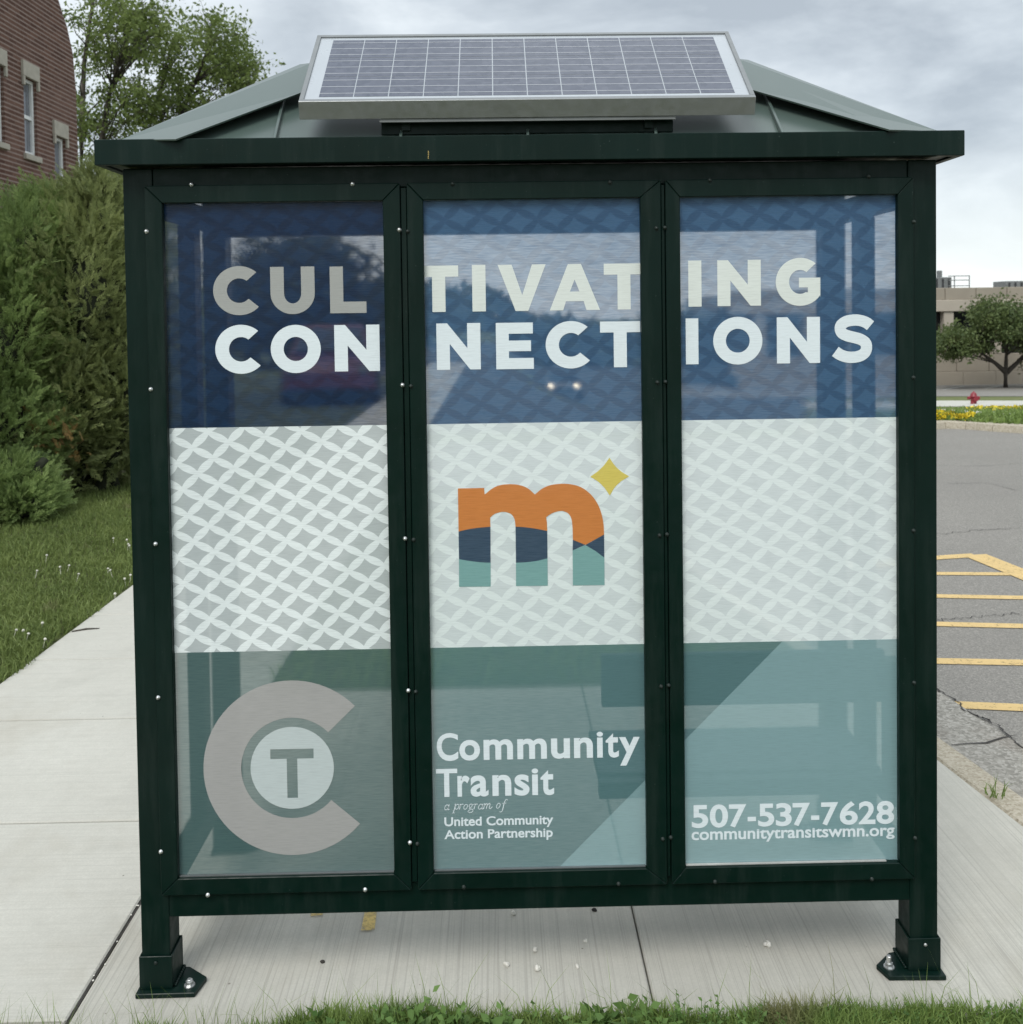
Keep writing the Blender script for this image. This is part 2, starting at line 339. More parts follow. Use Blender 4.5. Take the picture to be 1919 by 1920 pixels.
# perforated window film: print on a see-through mesh
A1, B1 = (0.0495, -0.0257), (-0.0377, -0.0377)
O1 = PY(540.9, 862.7, 0.004)
def film(name, ground, petal, opac, contrast_dot=0.06, pattern=True, rough=0.32, line=0.10):
    t = NT(name); p = t.n('ShaderNodeSeparateXYZ', {0: t.pos()})
    X = t.math('SUBTRACT', p.outputs[0], O1.x); Z = t.math('SUBTRACT', p.outputs[2], O1.z)
    col = ground
    if pattern:
        det = A1[0]*B1[1]-A1[1]*B1[0]
        U = t.math('ADD', t.math('MULTIPLY', X, B1[1]/det), t.math('MULTIPLY', Z, -B1[0]/det))
        V = t.math('ADD', t.math('MULTIPLY', X, -A1[1]/det), t.math('MULTIPLY', Z, A1[0]/det))
        u = t.math('ABSOLUTE', t.math('SUBTRACT', U, t.math('ROUND', U))); v = t.math('ABSOLUTE', t.math('SUBTRACT', V, t.math('ROUND', V)))
        def edge(a, b):      # petal half width: widest half way between the crossings
            hw = t.math('ADD', 0.075, t.math('MULTIPLY', t.math('COSINE', t.math('MULTIPLY', b, math.pi)), 0.105))
            return t.math('SUBTRACT', t.math('SUBTRACT', 0.5, a), hw)
        mk = t.rng(t.math('MINIMUM', edge(u, v), edge(v, u)), -0.008, 0.008, 1.0, 0.0)
        col = t.mix(mk, ground, petal)
    fine = t.noise(1.0, 2, 0.6, t.mapped((26, 1, 420))); broad = t.noise(1.0, 2, 0.5, t.mapped((7, 1, 60)))
    op = t.math('ADD', opac, t.math('MULTIPLY', t.math('SUBTRACT', fine, 0.5), line*2.2), clamp=True)
    op = t.math('ADD', op, t.math('MULTIPLY', t.math('SUBTRACT', broad, 0.5), line*0.7), clamp=True)
    col = t.mix(t.rng(fine, 0.42, 0.72, 0.0, 0.30), col, tuple(x*0.6 for x in ground))
    b = t.bsdf(col, rough, 0, None, 0.4)
    clear = t.n('ShaderNodeMixShader', {0: 0.80, 1: t.n('ShaderNodeBsdfTransparent').outputs[0], 2: t.n('ShaderNodeBsdfRefraction', {'IOR': 1.02, 'Roughness': 0.38}).outputs[0]}).outputs[0]
    return t.end(t.n('ShaderNodeMixShader', {0: op, 1: clear, 2: b}).outputs[0])
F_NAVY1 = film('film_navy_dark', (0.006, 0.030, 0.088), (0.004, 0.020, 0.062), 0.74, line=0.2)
F_NAVY = film('film_navy', (0.064, 0.148, 0.275), (0.045, 0.108, 0.212), 0.75, line=0.2)
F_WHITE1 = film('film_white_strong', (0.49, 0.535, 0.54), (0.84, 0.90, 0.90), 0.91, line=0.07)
F_WHITE = film('film_white', (0.675, 0.735, 0.745), (0.81, 0.88, 0.875), 0.90, line=0.07)
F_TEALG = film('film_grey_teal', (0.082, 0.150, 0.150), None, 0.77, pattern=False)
F_TEAL = film('film_teal', (0.120, 0.232, 0.245), None, 0.74, pattern=False)
F_TEALL = film('film_pale_teal', (0.262, 0.415, 0.435), None, 0.80, pattern=False, line=0.05)
F_LWHITE = film('film_letter_white', (0.80, 0.87, 0.90), None, 0.95, pattern=False, line=0.06)
F_LGREY1 = film('film_letter_dim', (0.42, 0.425, 0.405), None, 0.88, pattern=False, line=0.07)  # grey letter print, darkened in colour for the dim background showing through
F_LGREY = film('film_letter_grey', (0.76, 0.80, 0.755), None, 0.95, pattern=False, line=0.07)
F_LOGOG = film('film_logo_grey', (0.41, 0.40, 0.39), None, 0.90, pattern=False, line=0.05)
F_LOGOL = film('film_logo_pale', (0.55, 0.61, 0.61), None, 0.95, pattern=False, line=0.04)
F_ORANGE = film('film_orange', (0.64, 0.225, 0.058), None, 0.92, pattern=False, line=0.06)
F_INK = film('film_ink', (0.040, 0.075, 0.125), None, 0.88, pattern=False, line=0.10)
F_SEA = film('film_sea', (0.21, 0.40, 0.385), None, 0.92, pattern=False, line=0.05)
F_STAR = film('film_star', (0.72, 0.59, 0.13), None, 0.92, pattern=False, line=0.06)

# ================================================================== ground, pavements, road
def sheet(name, pts, z, mat, parent=None):
    tris = tessellate_polygon([[Vector((p[0], p[1], 0)) for p in pts]])
    v = [(p[0], p[1], z) for p in pts]; f = []
    for a in tris:
        A, B, C = (Vector(v[i]) for i in a)
        f.append(a if (B-A).cross(C-A).z > 0 else a[::-1])
    return pyd(name, v, f, mat, parent)
def strip(name, pts, w, z, mat):
    v = []; f = []
    for i, p in enumerate(pts):
        a = Vector(pts[max(0, i-1)][:2]); b = Vector(pts[min(len(pts)-1, i+1)][:2]); d = (b-a).normalized(); n = Vector((-d.y, d.x))
        ww = w[i] if isinstance(w, list) else w
        v += [(p[0]+n.x*ww/2, p[1]+n.y*ww/2, z), (p[0]-n.x*ww/2, p[1]-n.y*ww/2, z)]
        if i: f.append((2*i-2, 2*i-1, 2*i+1, 2*i))
    return pyd(name, v, f, mat)
# terrain
gx = sorted(set(np.concatenate([np.linspace(-400, -30, 10), np.linspace(-30, -4, 14), np.linspace(-4, 4, 17), np.linspace(4, 12, 65), np.linspace(12, 60, 25), np.linspace(60, 400, 10)]).round(3)))
gy = sorted(set(np.concatenate([np.linspace(-200, -10, 6), np.linspace(-10, 6, 16), np.linspace(6, 14, 90), np.linspace(14, 70, 40), np.linspace(70, 600, 14)]).round(3)))
gv = [(x, y, terrain(x, y)) for y in gy for x in gx]; nx = len(gx)
gf = [(j*nx+i, j*nx+i+1, (j+1)*nx+i+1, (j+1)*nx+i) for j in range(len(gy)-1) for i in range(nx-1)]
struct(pyd('ground', gv, gf, M_FARLAWN, smooth=True))
def xk(y): return 1.603-0.139*(y-1.12)          # pad side of the kerb
def xk2(y): return 1.70-0.158*(y-1.24)          # road side of the kerb
def xg(y): return 1.93-0.16*(y-1.50)            # gutter / asphalt seam
kerbline = KERB
road = [(xg(-8)-0.02, -8), (40, -8), (40, 2)] + [(p.x, p.y) for p in kerbline[::-1]] + [(-1.02, 10.0), (-1.02, 7.2)] + [(xg(y)-0.02, y) for y in (6.2, 5, 3, 1, -2)]
struct(sheet('road', road, -0.014, M_ASPH))
struct(sheet('gutter', [(xk2(-8)-0.01, -8), (xg(-8), -8)] + [(xg(y)+0.012*math.sin(y*9), y) for y in np.linspace(-7, 6, 40)] + [(xk2(6), 6)], -0.009, M_GUTTER))
# pad, sidewalk
b = MB()
jx = 0.3657
b.hull([(-1.0125, -0.13, -0.1), (jx-0.002, -0.13, -0.1), (jx-0.002, 1.88, -0.1), (-1.0125, 1.88, -0.1)], [(-1.0125, -0.13, 0), (jx-0.002, -0.13, 0), (jx-0.002, 1.88, 0), (-1.0125, 1.88, 0)], 0.004)
b.hull([(jx+0.002, -0.13, -0.1), (xk(-0.13)-0.006, -0.13, -0.1), (xk(1.88)-0.006, 1.88, -0.1), (jx+0.002, 1.88, -0.1)], [(jx+0.002, -0.13, 0), (xk(-0.13)-0.006, -0.13, 0), (xk(1.88)-0.006, 1.88, 0), (jx+0.002, 1.88, 0)], 0.004)
struct(b.build('concrete_pad', M_PAD))
b = MB(); ys = [-3.1, -2.2, -1.0, -0.086, 0.80, 1.60, 2.29, 2.98, 3.7, 4.45, 5.2, 6.0]+[6.8+0.8*i for i in range(30)]
for y0, y1 in zip(ys, ys[1:]): b.box(-2.262, -1.0225, y0+0.0045, y1-0.0045, -0.1, 0.001, 0.004)
struct(b.build('sidewalk', M_WALK))
random.seed(4)
struct(strip('joint_dirt', [(-1.0175+random.uniform(-.003, .003), -0.5+0.05*i) for i in range(60)], [random.uniform(.004, .009) for i in range(60)], -0.004, M_CRACK))
random.seed(15); b = MB()
for i in range(40):
    g = bmesh.new(); bmesh.ops.create_icosphere(g, subdivisions=1, radius=random.uniform(.001, .003)); o_ = Vector((-1.017+random.gauss(0, .006), random.uniform(-.1, 1.2)**1.0, random.uniform(-.002, .002)))
    for v_ in g.verts: v_.co = Vector((v_.co.x*random.uniform(.8, 1.4), v_.co.y, v_.co.z*.7))+o_
    b.add(g)
stuff(b.build('grit', M_FLUFF), 'pale crumbs of grit lying along the sidewalk joint beside the shelter', 'grit')
for nm, fa, fb in (('kerb', xk, xk2),):
    b = MB(); yy = [-8, -5, -2.2, 0.95-0.62, 1.43-0.12, 3.3, 5.0, 6.0]
    for y0, y1 in zip(yy, yy[1:]):
        y0 += .003; y1 -= .003
        q = [(fa(y0), y0), (fb(y0), y0), (fb(y1), y1), (fa(y1), y1)]
        b.hull([(x, y, -0.12) for x, y in q], [(x, y, -0.002) for x, y in q], 0.008)
    struct(b.build(nm, M_KERB))
# verge behind the pad
struct(sheet('grass_verge', [(-1.024, 1.885), (xk(1.885), 1.885), (xk(5.9), 5.9), (-1.024, 7.2)], -0.008, M_LAWN))
struct(sheet('lawn', [(-2.268, -6), (-2.268, 24), (-30, 24), (-30, -6)], -0.012, M_LAWN))
struct(sheet('near_verge', [(-1.02, -6), (xk(-6)-0.0, -6), (xk(-0.135), -0.135), (-1.02, -0.135)], -0.02, M_LAWN))
# far kerb
b = MB()
kp = [Vector((p.x, p.y)) for p in kerbline]
fine = []
for a, c in zip(kp, kp[1:]):
    k = max(1, int((c-a).length/0.6))
    fine += [a+(c-a)*i/k for i in range(k)]
fine.append(kp[-1])
nv = []
for i in range(len(fine)):
    d = (fine[min(i+1, len(fine)-1)]-fine[max(i-1, 0)]).normalized(); n = Vector((-d.y, d.x)); nv.append(n if n.y > 0 else -n)
for i in range(len(fine)-1):
    a, c, na, nc_ = fine[i], fine[i+1], nv[i], nv[i+1]; a = a+(c-a)*0.008
    q0 = [a, c, c+nc_*0.30, a+na*0.30]; q1 = [a+na*0.04, c+nc_*0.04, c+nc_*0.30, a+na*0.30]
    b.hull([(p.x, p.y, -0.05) for p in q0], [(p.x, p.y, 0.075) for p in q1], 0.004)
struct(b.build('far_kerb', M_KERB))
# yellow hatching and painted marks
def gl(p): q = G(*p); return Vector((q.x, q.y))
for (a, c), w in zip((((1755, 1315), (1919, 1322)), ((1755, 1235), (1919, 1238)), ((1755, 1166), (1919, 1170)), ((1755, 1114), (1919, 1117)), ((1755, 1072), (1919, 1073))), (0.074, 0.074, 0.072, 0.07, 0.068)):
    A, B = gl(a), gl(c); d = (B-A)
    struct(strip('road_marking', [A-d*0.25+d*0.35*i for i in range(12)], w, -0.010, M_YEL))
A, B, C = gl((1750, 1043)), gl((1829, 1038)), gl((1919, 1074))
struct(strip('road_marking', [A+(A-B)*2, A, B], 0.09, -0.0095, M_YEL))
struct(strip('road_marking', [B+(B-C)*0.02, C, C+(C-B)*1.5], 0.17, -0.009, M_YEL))
random.seed(9)
cp = [(1700, 1262), (1730, 1277), (1757, 1288), (1775, 1300), (1795, 1310), (1806, 1325), (1830, 1338), (1850, 1345), (1872, 1356), (1892, 1377), (1919, 1397), (1980, 1440)]
pts = []
for a, c in zip(cp, cp[1:]):
    for k in range(5):
        q = gl((a[0]+(c[0]-a[0])*k/5, a[1]+(c[1]-a[1])*k/5)); pts.append((q.x+random.uniform(-.008, .008), q.y+random.uniform(-.012, .012)))
struct(strip('asphalt_crack', pts, [random.uniform(0.003, 0.013) for _ in pts], -0.0065, M_CRACK))
struct(strip('gutter_crack', [gl(p) for p in ((1784, 1394), (1815, 1391), (1850, 1390), (1880, 1380), (1905, 1375))], [.004, .006, .01, .008, .003], -0.005, M_CRACK))
for pl in (((1760, 1160), (1800, 1156), (1850, 1151), (1919, 1146)), ((1755, 1000), (1800, 994), (1860, 990), (1919, 987)), ((1760, 871), (1840, 872), (1919, 866)), ((1780, 905), (1850, 903), (1919, 920))):
    q = []
    for a, c in zip(pl, pl[1:]):
        for k in range(8): q.append(gl((a[0]+(c[0]-a[0])*k/8, a[1]+(c[1]-a[1])*k/8))+Vector((0, random.uniform(-.025, .025))))
    struct(strip('asphalt_crack', q, [random.uniform(.002, .008) for _ in q], -0.008, M_CRACK))
sp = [gl(p) for p in ((697, 1706), (694, 1722), (690, 1747))]
struct(strip('spray_paint_mark', sp, [0.034, 0.034, 0.036], 0.004, M_SPRAY))
struct(strip('spray_paint_mark', [gl(p) for p in ((583, 1716), (606, 1714))], 0.02, 0.004, M_SPRAY))

# far terrain bands
def band(name, lo, hi, xs, mat, dz):
    v = []; f = []
    for i, x in enumerate(xs):
        for q in (lo(x), hi(x)):
            p = T(x, q, dz); v.append(p)
        if i: f.append((2*i-2, 2*i, 2*i+1, 2*i-1))
    return pyd(name, v, f, mat)
XS = list(np.linspace(1500, 2250, 16)); XR_ = list(np.linspace(690, 1500, 45))
struct(band('far_sidewalk', lambda x: 770+(x-1755)*0.055, lambda x: 766.5+(x-1755)*0.05, XS, M_WALK, 0.012))
struct(band('far_path', lambda x: 762, lambda x: 751, XS, M_WALK, 0.012))
rows = list(806-166*np.linspace(0, 1, 70)**0.9); v = []; f = []
for r_ in rows:
    for x_ in XR_: v.append(T(x_, r_, 0.02))
nn = len(XR_); f = [(i*nn+k, i*nn+k+1, (i+1)*nn+k+1, (i+1)*nn+k) for i in range(len(rows)-1) for k in range(nn-1)]
M_DKROAD = aggregate('dark_asphalt', [(0.05, 0.05, 0.05), (0.075, 0.075, 0.073), (0.11, 0.11, 0.105)], 120)
struct(pyd('side_road', v, f, M_DKROAD))
struct(band('parking_lot', lambda x: 743, lambda x: 718, list(np.linspace(1200, 2400, 20)), M_ASPH, 0.02))
for x0, x1, y0, y1 in ((1770, 1812, 731, 724), (1850, 1880, 729, 723), (1930, 1990, 731, 724)):
    a0, a1 = T(x0, y0, 0.03), T(x1, y1, 0.03)
    v = [a0, a0+Vector((0.0, 0.22, -0.009)), a1+Vector((0, 0.22, -0.009)), a1]
    struct(pyd('parking_line', v, [(0, 1, 2, 3)], M_WHITELINE))

# ================================================================== bus shelter
XL, XR, YF = -0.874, 1.083, 0.61
root = thing('bus_shelter', (0.1, 0.33, 0), 'dark green metal bus shelter with three printed window panels and a hipped roof', 'bus shelter')
def post(x0, y0, plate, bolts, lab=None):
    b = MB(); b.box(x0, x0+0.07, y0, y0+0.07, 0.014, 2.006, 0.0035, 2)
    p = b.build('post', M_GREEN, root)
    b = MB(); c = 0.005
    for q in ((x0-c, x0+0.07+c, y0-c, y0-0.001), (x0-c, x0+0.07+c, y0+0.071, y0+0.07+c), (x0-c, x0-0.001, y0-0.0005, y0+0.0705), (x0+0.071, x0+0.07+c, y0-0.0005, y0+0.0705)):
        b.box(*q, 0.013, 0.094, 0.0012)
    b.build('post_sleeve', M_GREEN, p)
    b = MB(); b.hull([(x, y, 0.001) for x, y in plate], [(x, y, 0.0125) for x, y in plate], 0.0015)
    b.build('base_plate', M_GREEN, p)
    b = MB()
    for i in range(9): b.tube((x0+0.078, y0+0.004+i*0.008, 0.014), (x0+0.078, y0+0.011+i*0.008, 0.0155), 0.0045, 0.004, 6)
    if x0 > 0:
        b.bm.free(); b = MB()
        for i in range(9): b.tube((x0-0.008, y0+0.004+i*0.008, 0.014), (x0-0.008, y0+0.011+i*0.008, 0.0155), 0.0045, 0.004, 6)
    b.build('weld_bead', M_GREEN, p, True)
    for bx, by, h in bolts:
        b = MB(); b.lathe((bx, by, 0.0126), [(0.013, 0), (0.013, 0.0025)], 18); b.lathe((bx, by, 0.0152), [(0.0095, 0), (0.0095, 0.009)], 6); b.lathe((bx, by, 0.0243), [(0.006, 0), (0.006, h), (0.005, h+0.001)], 12)
        b.build('anchor_bolt', M_STEEL, p)
    b = MB(); b.lathe((x0+0.036, y0-0.005, 0.079), [(0.0045, 0.0), (0.004, -0.0025), (0.001, -0.003)], 8, 'Y'); b.build('sleeve_screw', M_STEEL if x0 > 0 else M_DSCREW, p, True)
    return p
LP = [(-0.884, -0.021), (-0.741, -0.020), (-0.728, 0.036), (-0.782, 0.075), (-0.884, 0.082)]
RP = [(1.093, -0.024), (0.953, -0.020), (0.938, 0.022), (0.988, 0.066), (1.093, 0.080)]
post(XL, 0.0, LP, [(-0.761, 0.006, 0.004)])
post(XR-0.07, 0.0, RP, [(0.966, 0.012, 0.016)])
post(XL, YF, [(x, YF+0.07-y) for x, y in LP], [(-0.761, YF+0.055, 0.006)])
post(XR-0.07, YF, [(x, YF+0.07-y) for x, y in RP], [(0.966, YF+0.055, 0.006)])
b = MB(); b.box(XL+0.071, XR-0.071, 0.001, 0.055, 1.955, 2.006, 0.002); b.build('top_rail', M_GREEN, root)
b = MB(); b.box(XL+0.069, XR-0.069, 0.001, 0.052, 0.187, 0.262, 0.002); b.build('bottom_rail', M_GREEN, root)
for x in (-0.2045, 0.4175):
    b = MB(); b.box(x-0.0262, x+0.0262, 0.0095, 0.052, 0.263, 1.954, 0.002); b.box(x-0.0065 if x < 0 else x-0.004, x+0.0065 if x < 0 else x+0.004, -0.0065, 0.0094, 0.2655, 1.9525, 0.001); b.build('mullion', M_GREEN, root)
b = MB(); b.box(XL+0.071, XR-0.071, YF+0.005, YF+0.06, 1.893, 2.005, 0.002); b.build('header', M_GREEN, root)
for s, x in ((0, XL+0.012), (1, XR-0.012-0.045)):
    b = MB(); b.box(x, x+0.045, 0.071, YF-0.001, 0.19, 0.25, 0.002); b.box(x, x+0.045, 0.071, YF-0.001, 1.905, 1.965, 0.002)
    b.box(x, x+0.045, 0.35, 0.41, 0.251, 1.904, 0.002)
    b.build('side_frame', M_GREEN, root)

FR = [(-0.819, -0.2125, -0.778, -0.2535), (-0.1965, 0.412, -0.158, 0.3625), (0.423, 1.022, 0.4575, 0.984)]
Z0, Z1, ZI0, ZI1 = 0.248, 1.963, 0.2885, 1.922
ZB1 = sum(PY(x, y, 0.004).z for x, y in ((317, 806), (723, 797.5), (802, 796), (1205, 789.5), (1280, 786), (1682, 780)))/6
ZB2 = sum(PY(x, y, 0.004).z for x, y in ((330, 1229), (735, 1219), (808, 1213), (1208, 1207), (1283, 1202), (1683, 1197)))/6
YFILM = 0.004
frames = []
for k, (x0, x1, i0, i1) in enumerate(FR):
    b = MB(); g = 0.0004
    def bar(o1, o2, n2, n1):
        # mitred bar: outer edge o1-o2, inner edge n1-n2, stepped section
        P = lambda q, y: (q[0], y, q[1])
        b.hull([P(o1, 0.0085), P(o2, 0.0085), P(n2, 0.0085), P(n1, 0.0085)], [P(o1, -0.012), P(o2, -0.012), P(n2, -0.012), P(n1, -0.012)], 0.0016)
    bar((x0, Z0+g), (x0, Z1-g), (i0, ZI1-g), (i0, ZI0+g)); bar((x1, Z0+g), (x1, Z1-g), (i1, ZI1-g), (i1, ZI0+g))
    bar((x0+g, Z0), (x1-g, Z0), (i1-g, ZI0), (i0+g, ZI0)); bar((x0+g, Z1), (x1-g, Z1), (i1-g, ZI1), (i0+g, ZI1))
    f = b.build('panel_frame', M_GREEN, root)
    f['label'] = ['panel frame with bright steel screws, holding the dark navy and grey teal print', 'middle panel frame holding the orange and navy letter m print', 'right panel frame holding the pale teal print with the phone number'][k]
    frames.append(f)
def film_mesh(parent, polys):
    v = []; f = []; fm = []; mats = []
    for pts, m in polys:
        if m not in mats: mats.append(m)
        base = len(v); v += [(x, YFILM, z) for x, z in pts]; f.append(tuple(range(base, base+len(pts)))); fm.append(mats.index(m))
    return pyd('printed_film', v, f, mats, parent, fm)
def rect(x0, x1, z0, z1): return [(x0, z0), (x1, z0), (x1, z1), (x0, z1)]
def fx(x, y): q = PY(x, y, YFILM); return (q.x, q.z)
m_ = 0.012
a, c = FR[0][2]-m_, FR[0][3]+m_; zt, zb = ZI1+m_, ZI0-m_
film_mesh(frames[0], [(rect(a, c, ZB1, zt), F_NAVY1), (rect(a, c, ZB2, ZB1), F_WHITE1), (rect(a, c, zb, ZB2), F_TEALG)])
D0, D1 = fx(1045, 1630), fx(1472, 1198); sl_ = (D1[1]-D0[1])/(D1[0]-D0[0])
dz_ = lambda x: D0[1]+sl_*(x-D0[0]); dx_ = lambda z: D0[0]+(z-D0[1])/sl_
a, c = FR[1][2]-m_, FR[1][3]+m_
film_mesh(frames[1], [(rect(a, c, ZB1, zt), F_NAVY), (rect(a, c, ZB2, ZB1), F_WHITE), ([(a, zb), (dx_(zb), zb), (c, dz_(c)), (c, ZB2), (a, ZB2)], F_TEAL), ([(dx_(zb), zb), (c, zb), (c, dz_(c))], F_TEALL)])
a, c = FR[2][2]-m_, FR[2][3]+m_
film_mesh(frames[2], [(rect(a, c, ZB1, zt), F_NAVY), (rect(a, c, ZB2, ZB1), F_WHITE), ([(a, dz_(a)), (dx_(ZB2), ZB2), (a, ZB2)], F_TEAL), ([(a, zb), (c, zb), (c, ZB2), (dx_(ZB2), ZB2), (a, dz_(a))], F_TEALL)])
# white sealing strip under the panes
for k, f in enumerate(frames):
    b = MB(); b.box(FR[k][2]+0.002, FR[k][3]-(0.03 if k == 2 else 0.002), -0.004, 0.0025, ZI0-0.004, ZI0+0.0022); b.build('glazing_seal', [M_ALU, M_ALU, M_SEAL][k], f)
# screws
def screw(px, py, fi, bright):
    q = PY(px, py, -0.012); b = MB(); r = 0.0048 if bright else 0.0044
    b.lathe((q.x, -0.012, q.z), [(r*1.15, 0.0), (r*1.15, -0.0008), (r, -0.0012), (r*0.86, -0.0036), (r*0.45, -0.005), (0.0004, -0.0054)], 10, 'Y')
    b.build('screw', M_STEEL if bright else M_DSCREW, frames[fi], True)
for p in ((359, 346), (661, 345), (275, 434), (749, 431), (283, 730), (755, 722), (292, 1020), (760, 1010), (297, 1308), (766, 1295), (302, 1597), (769, 1580), (390, 1678), (685, 1668)): screw(*p, 0, True)
for p in ((849, 345), (1144, 342), (765, 434), (771, 724), (776, 1012), (780, 1297), (783, 1582), (1231, 428), (1233, 717), (1237, 1004), (1240, 1287), (1243, 1573), (870, 1663), (1160, 1657)): screw(*p, 1, False)
for p in ((1247, 427), (1248, 716), (1251, 1002), (1254, 1285), (1258, 1570), (1331, 338), (1629, 331), (1714, 416), (1713, 708), (1713, 995), (1714, 1280), (1716, 1571), (1341, 1653), (1635, 1648)): screw(*p, 2, False)

# ---- lettering
YT = YFILM-0.0008
def arc(cx, cz, rx, rz, a0, a1, n=20): return [(cx+rx*math.cos(rad(a0+(a1-a0)*i/n)), cz+rz*math.sin(rad(a0+(a1-a0)*i/n))) for i in range(n+1)]
class Art:
    def __init__(s, y=YT): s.v = []; s.f = []; s.y = y
    def poly(s, loops):
        loops = [[Vector((p[0], p[1], 0)) for p in L] for L in loops]; flat = [p for L in loops for p in L]; base = len(s.v)
        s.v += [(p.x, s.y, p.y) for p in flat]
        for t in tessellate_polygon(loops):
            A, B, C = (flat[i] for i in t); cz = (B-A).cross(C-A).z
            if abs(cz) < 1e-12: continue
            t = t if cz > 0 else t[::-1]; s.f.append(tuple(base+i for i in t))
    def build(s, name, mat, parent): return pyd(name, s.v, s.f, mat, parent)
def cv(pts, n=6):
    out = []; P = [pts[0]]+pts+[pts[-1]]
    for i in range(1, len(P)-2):
        for k in range(n):
            t = k/n; p0, p1, p2, p3 = P[i-1], P[i], P[i+1], P[i+2]
            out.append(tuple(0.5*((2*p1[j])+(-p0[j]+p2[j])*t+(2*p0[j]-5*p1[j]+4*p2[j]-p3[j])*t*t+(-p0[j]+3*p1[j]-3*p2[j]+p3[j])*t**3) for j in (0, 1)))
    out.append(pts[-1]); return out
def glyph(ch):
    """heavy geometric capitals in a unit box: list of polygons (each outer + holes), w = real width over height"""
    def f(w):
        s = 0.285/w; h = 0.255
        if ch == 'I': return [[[(0, 0), (1, 0), (1, 1), (0, 1)]]]
        if ch == 'T': return [[[(0.5-s/2, 0), (0.5+s/2, 0), (0.5+s/2, 1-h*0.94), (1, 1-h*0.94), (1, 1), (0, 1), (0, 1-h*0.94), (0.5-s/2, 1-h*0.94)]]]
        if ch == 'L': return [[[(0, 0), (1, 0), (1, h*.96), (s, h*.96), (s, 1), (0, 1)]]]
        if ch == 'E': return [[[(0, 0), (1, 0), (1, h*.93), (s*0.97, h*.93), (s*.97, 0.385), (0.93, 0.385), (0.93, 0.615), (s*.97, 0.615), (s*.97, 1-h*.93), (0.985, 1-h*.93), (0.985, 1), (0, 1)]]]
        if ch == 'N': return [[[(0, 0), (s, 0), (s, 0.555), (1-s*0.80, 0), (1, 0), (1, 1), (1-s, 1), (1-s, 0.46), (s*0.82, 1), (0, 1)]]]
        if ch == 'V': k = s*1.06; return [[[(0, 1), (k, 1), (0.505, 0.34), (1-k*0.98, 1), (1, 1), (0.5+s*0.46, 0), (0.5-s*0.5, 0)]]]
        if ch == 'A': k = s*1.03; return [[[(0, 0), (k, 0), (k+0.055, 0.195), (1-k-0.055, 0.195), (1-k, 0), (1, 0), (0.5+s*0.5, 1), (0.5-s*0.5, 1)], [(0.405, 0.405), (0.595, 0.405), (0.5, 0.665)]]]
        if ch == 'U': r = 0.45; ri = 0.5-s; return [[[(0, 1)]+arc(.5, r*.98, .5, r*.98, 180, 360, 24)+[(1, 1), (1-s, 1)]+[(x, z) for x, z in arc(.5, r*.98, ri, r-h+.02, 360, 180, 20)]+[(s, 1)]]]
        if ch == 'O': return [[arc(.5, .5, .5, .5, 0, 360, 48)[:-1], arc(.5, .5, .5-s*.94, .5-.25, 0, 360, 40)[:-1]]]
        if ch in 'CG':
            cx = 0.575 if ch == 'C' else 0.545; rx, rz = cx, 0.5; ix, iz = cx-s*.98, 0.5-.25
            if ch == 'C': return [[arc(cx, .5, rx, rz, 48, 318, 44)+[(cx+ix*1.02*math.cos(rad(318)), .5+iz*1.0*math.sin(rad(318)))]+arc(cx, .5, ix, iz, 312, 52, 36)]]
            lo = arc(cx, .5, rx, rz, 50, 325, 44)
            return [[lo+[(1.0, 0.175), (1.0, 0.585), (0.52, 0.585), (0.52, 0.385), (1-s*.92, 0.385), (1-s*.92, 0.28)]+arc(cx, .5, ix, iz, 300, 54, 36)]]
        if ch == 'S':
            ctr = cv([(0.93, 0.765), (0.82, 0.835), (0.66, 0.880), (0.50, 0.886), (0.33, 0.86), (0.21, 0.79), (0.185, 0.70), (0.235, 0.615), (0.37, 0.56), (0.53, 0.525), (0.68, 0.485), (0.80, 0.415), (0.83, 0.315), (0.79, 0.21), (0.67, 0.14), (0.50, 0.113), (0.33, 0.125), (0.18, 0.17), (0.06, 0.24)], 4)
            L = []; R_ = []; th = 0.118
            for i, p in enumerate(ctr):
                a = Vector(ctr[max(0, i-1)]); c2 = Vector(ctr[min(len(ctr)-1, i+1)]); d = ((c2.x-a.x)*w, c2.y-a.y); ln = math.hypot(*d); n = (-d[1]/ln, d[0]/ln)
                L.append((p[0]+n[0]*th/w, p[1]+n[1]*th)); R_.append((p[0]-n[0]*th/w, p[1]-n[1]*th))
            return [[L+R_[::-1]]]
    return f
def put_letters(parent, mat, items, cap=None):
    A = Art()
    for ch, x0, x1, y0, y1 in items:
        p, q = PY(x0, (y0+y1)/2, YT), PY(x1, (y0+y1)/2, YT); t, u = PY((x0+x1)/2, y0, YT), PY((x0+x1)/2, y1, YT)
        X0, X1, Zt, Zb = p.x, q.x, t.z, u.z; w = (X1-X0)/(Zt-Zb)
        for loops in glyph(ch)(w): A.poly([[(X0+x*(X1-X0), Zb+z*(Zt-Zb)) for x, z in L] for L in loops])
    return A.build('lettering', mat, parent)
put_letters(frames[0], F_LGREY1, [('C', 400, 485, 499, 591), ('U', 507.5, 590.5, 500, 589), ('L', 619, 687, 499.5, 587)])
put_letters(frames[0], F_LWHITE, [('C', 404, 488.5, 609, 701), ('O', 508, 602, 609, 699.5), ('N', 627.6, 712.3, 609, 696)])
put_letters(frames[1], F_LGREY, [('T', 786, 860, 498, 585), ('I', 885.8, 911, 496.5, 584), ('V', 934, 1024, 496, 583), ('A', 1030.7, 1125, 495, 581.5), ('T', 1132.8, 1208, 494, 580)])
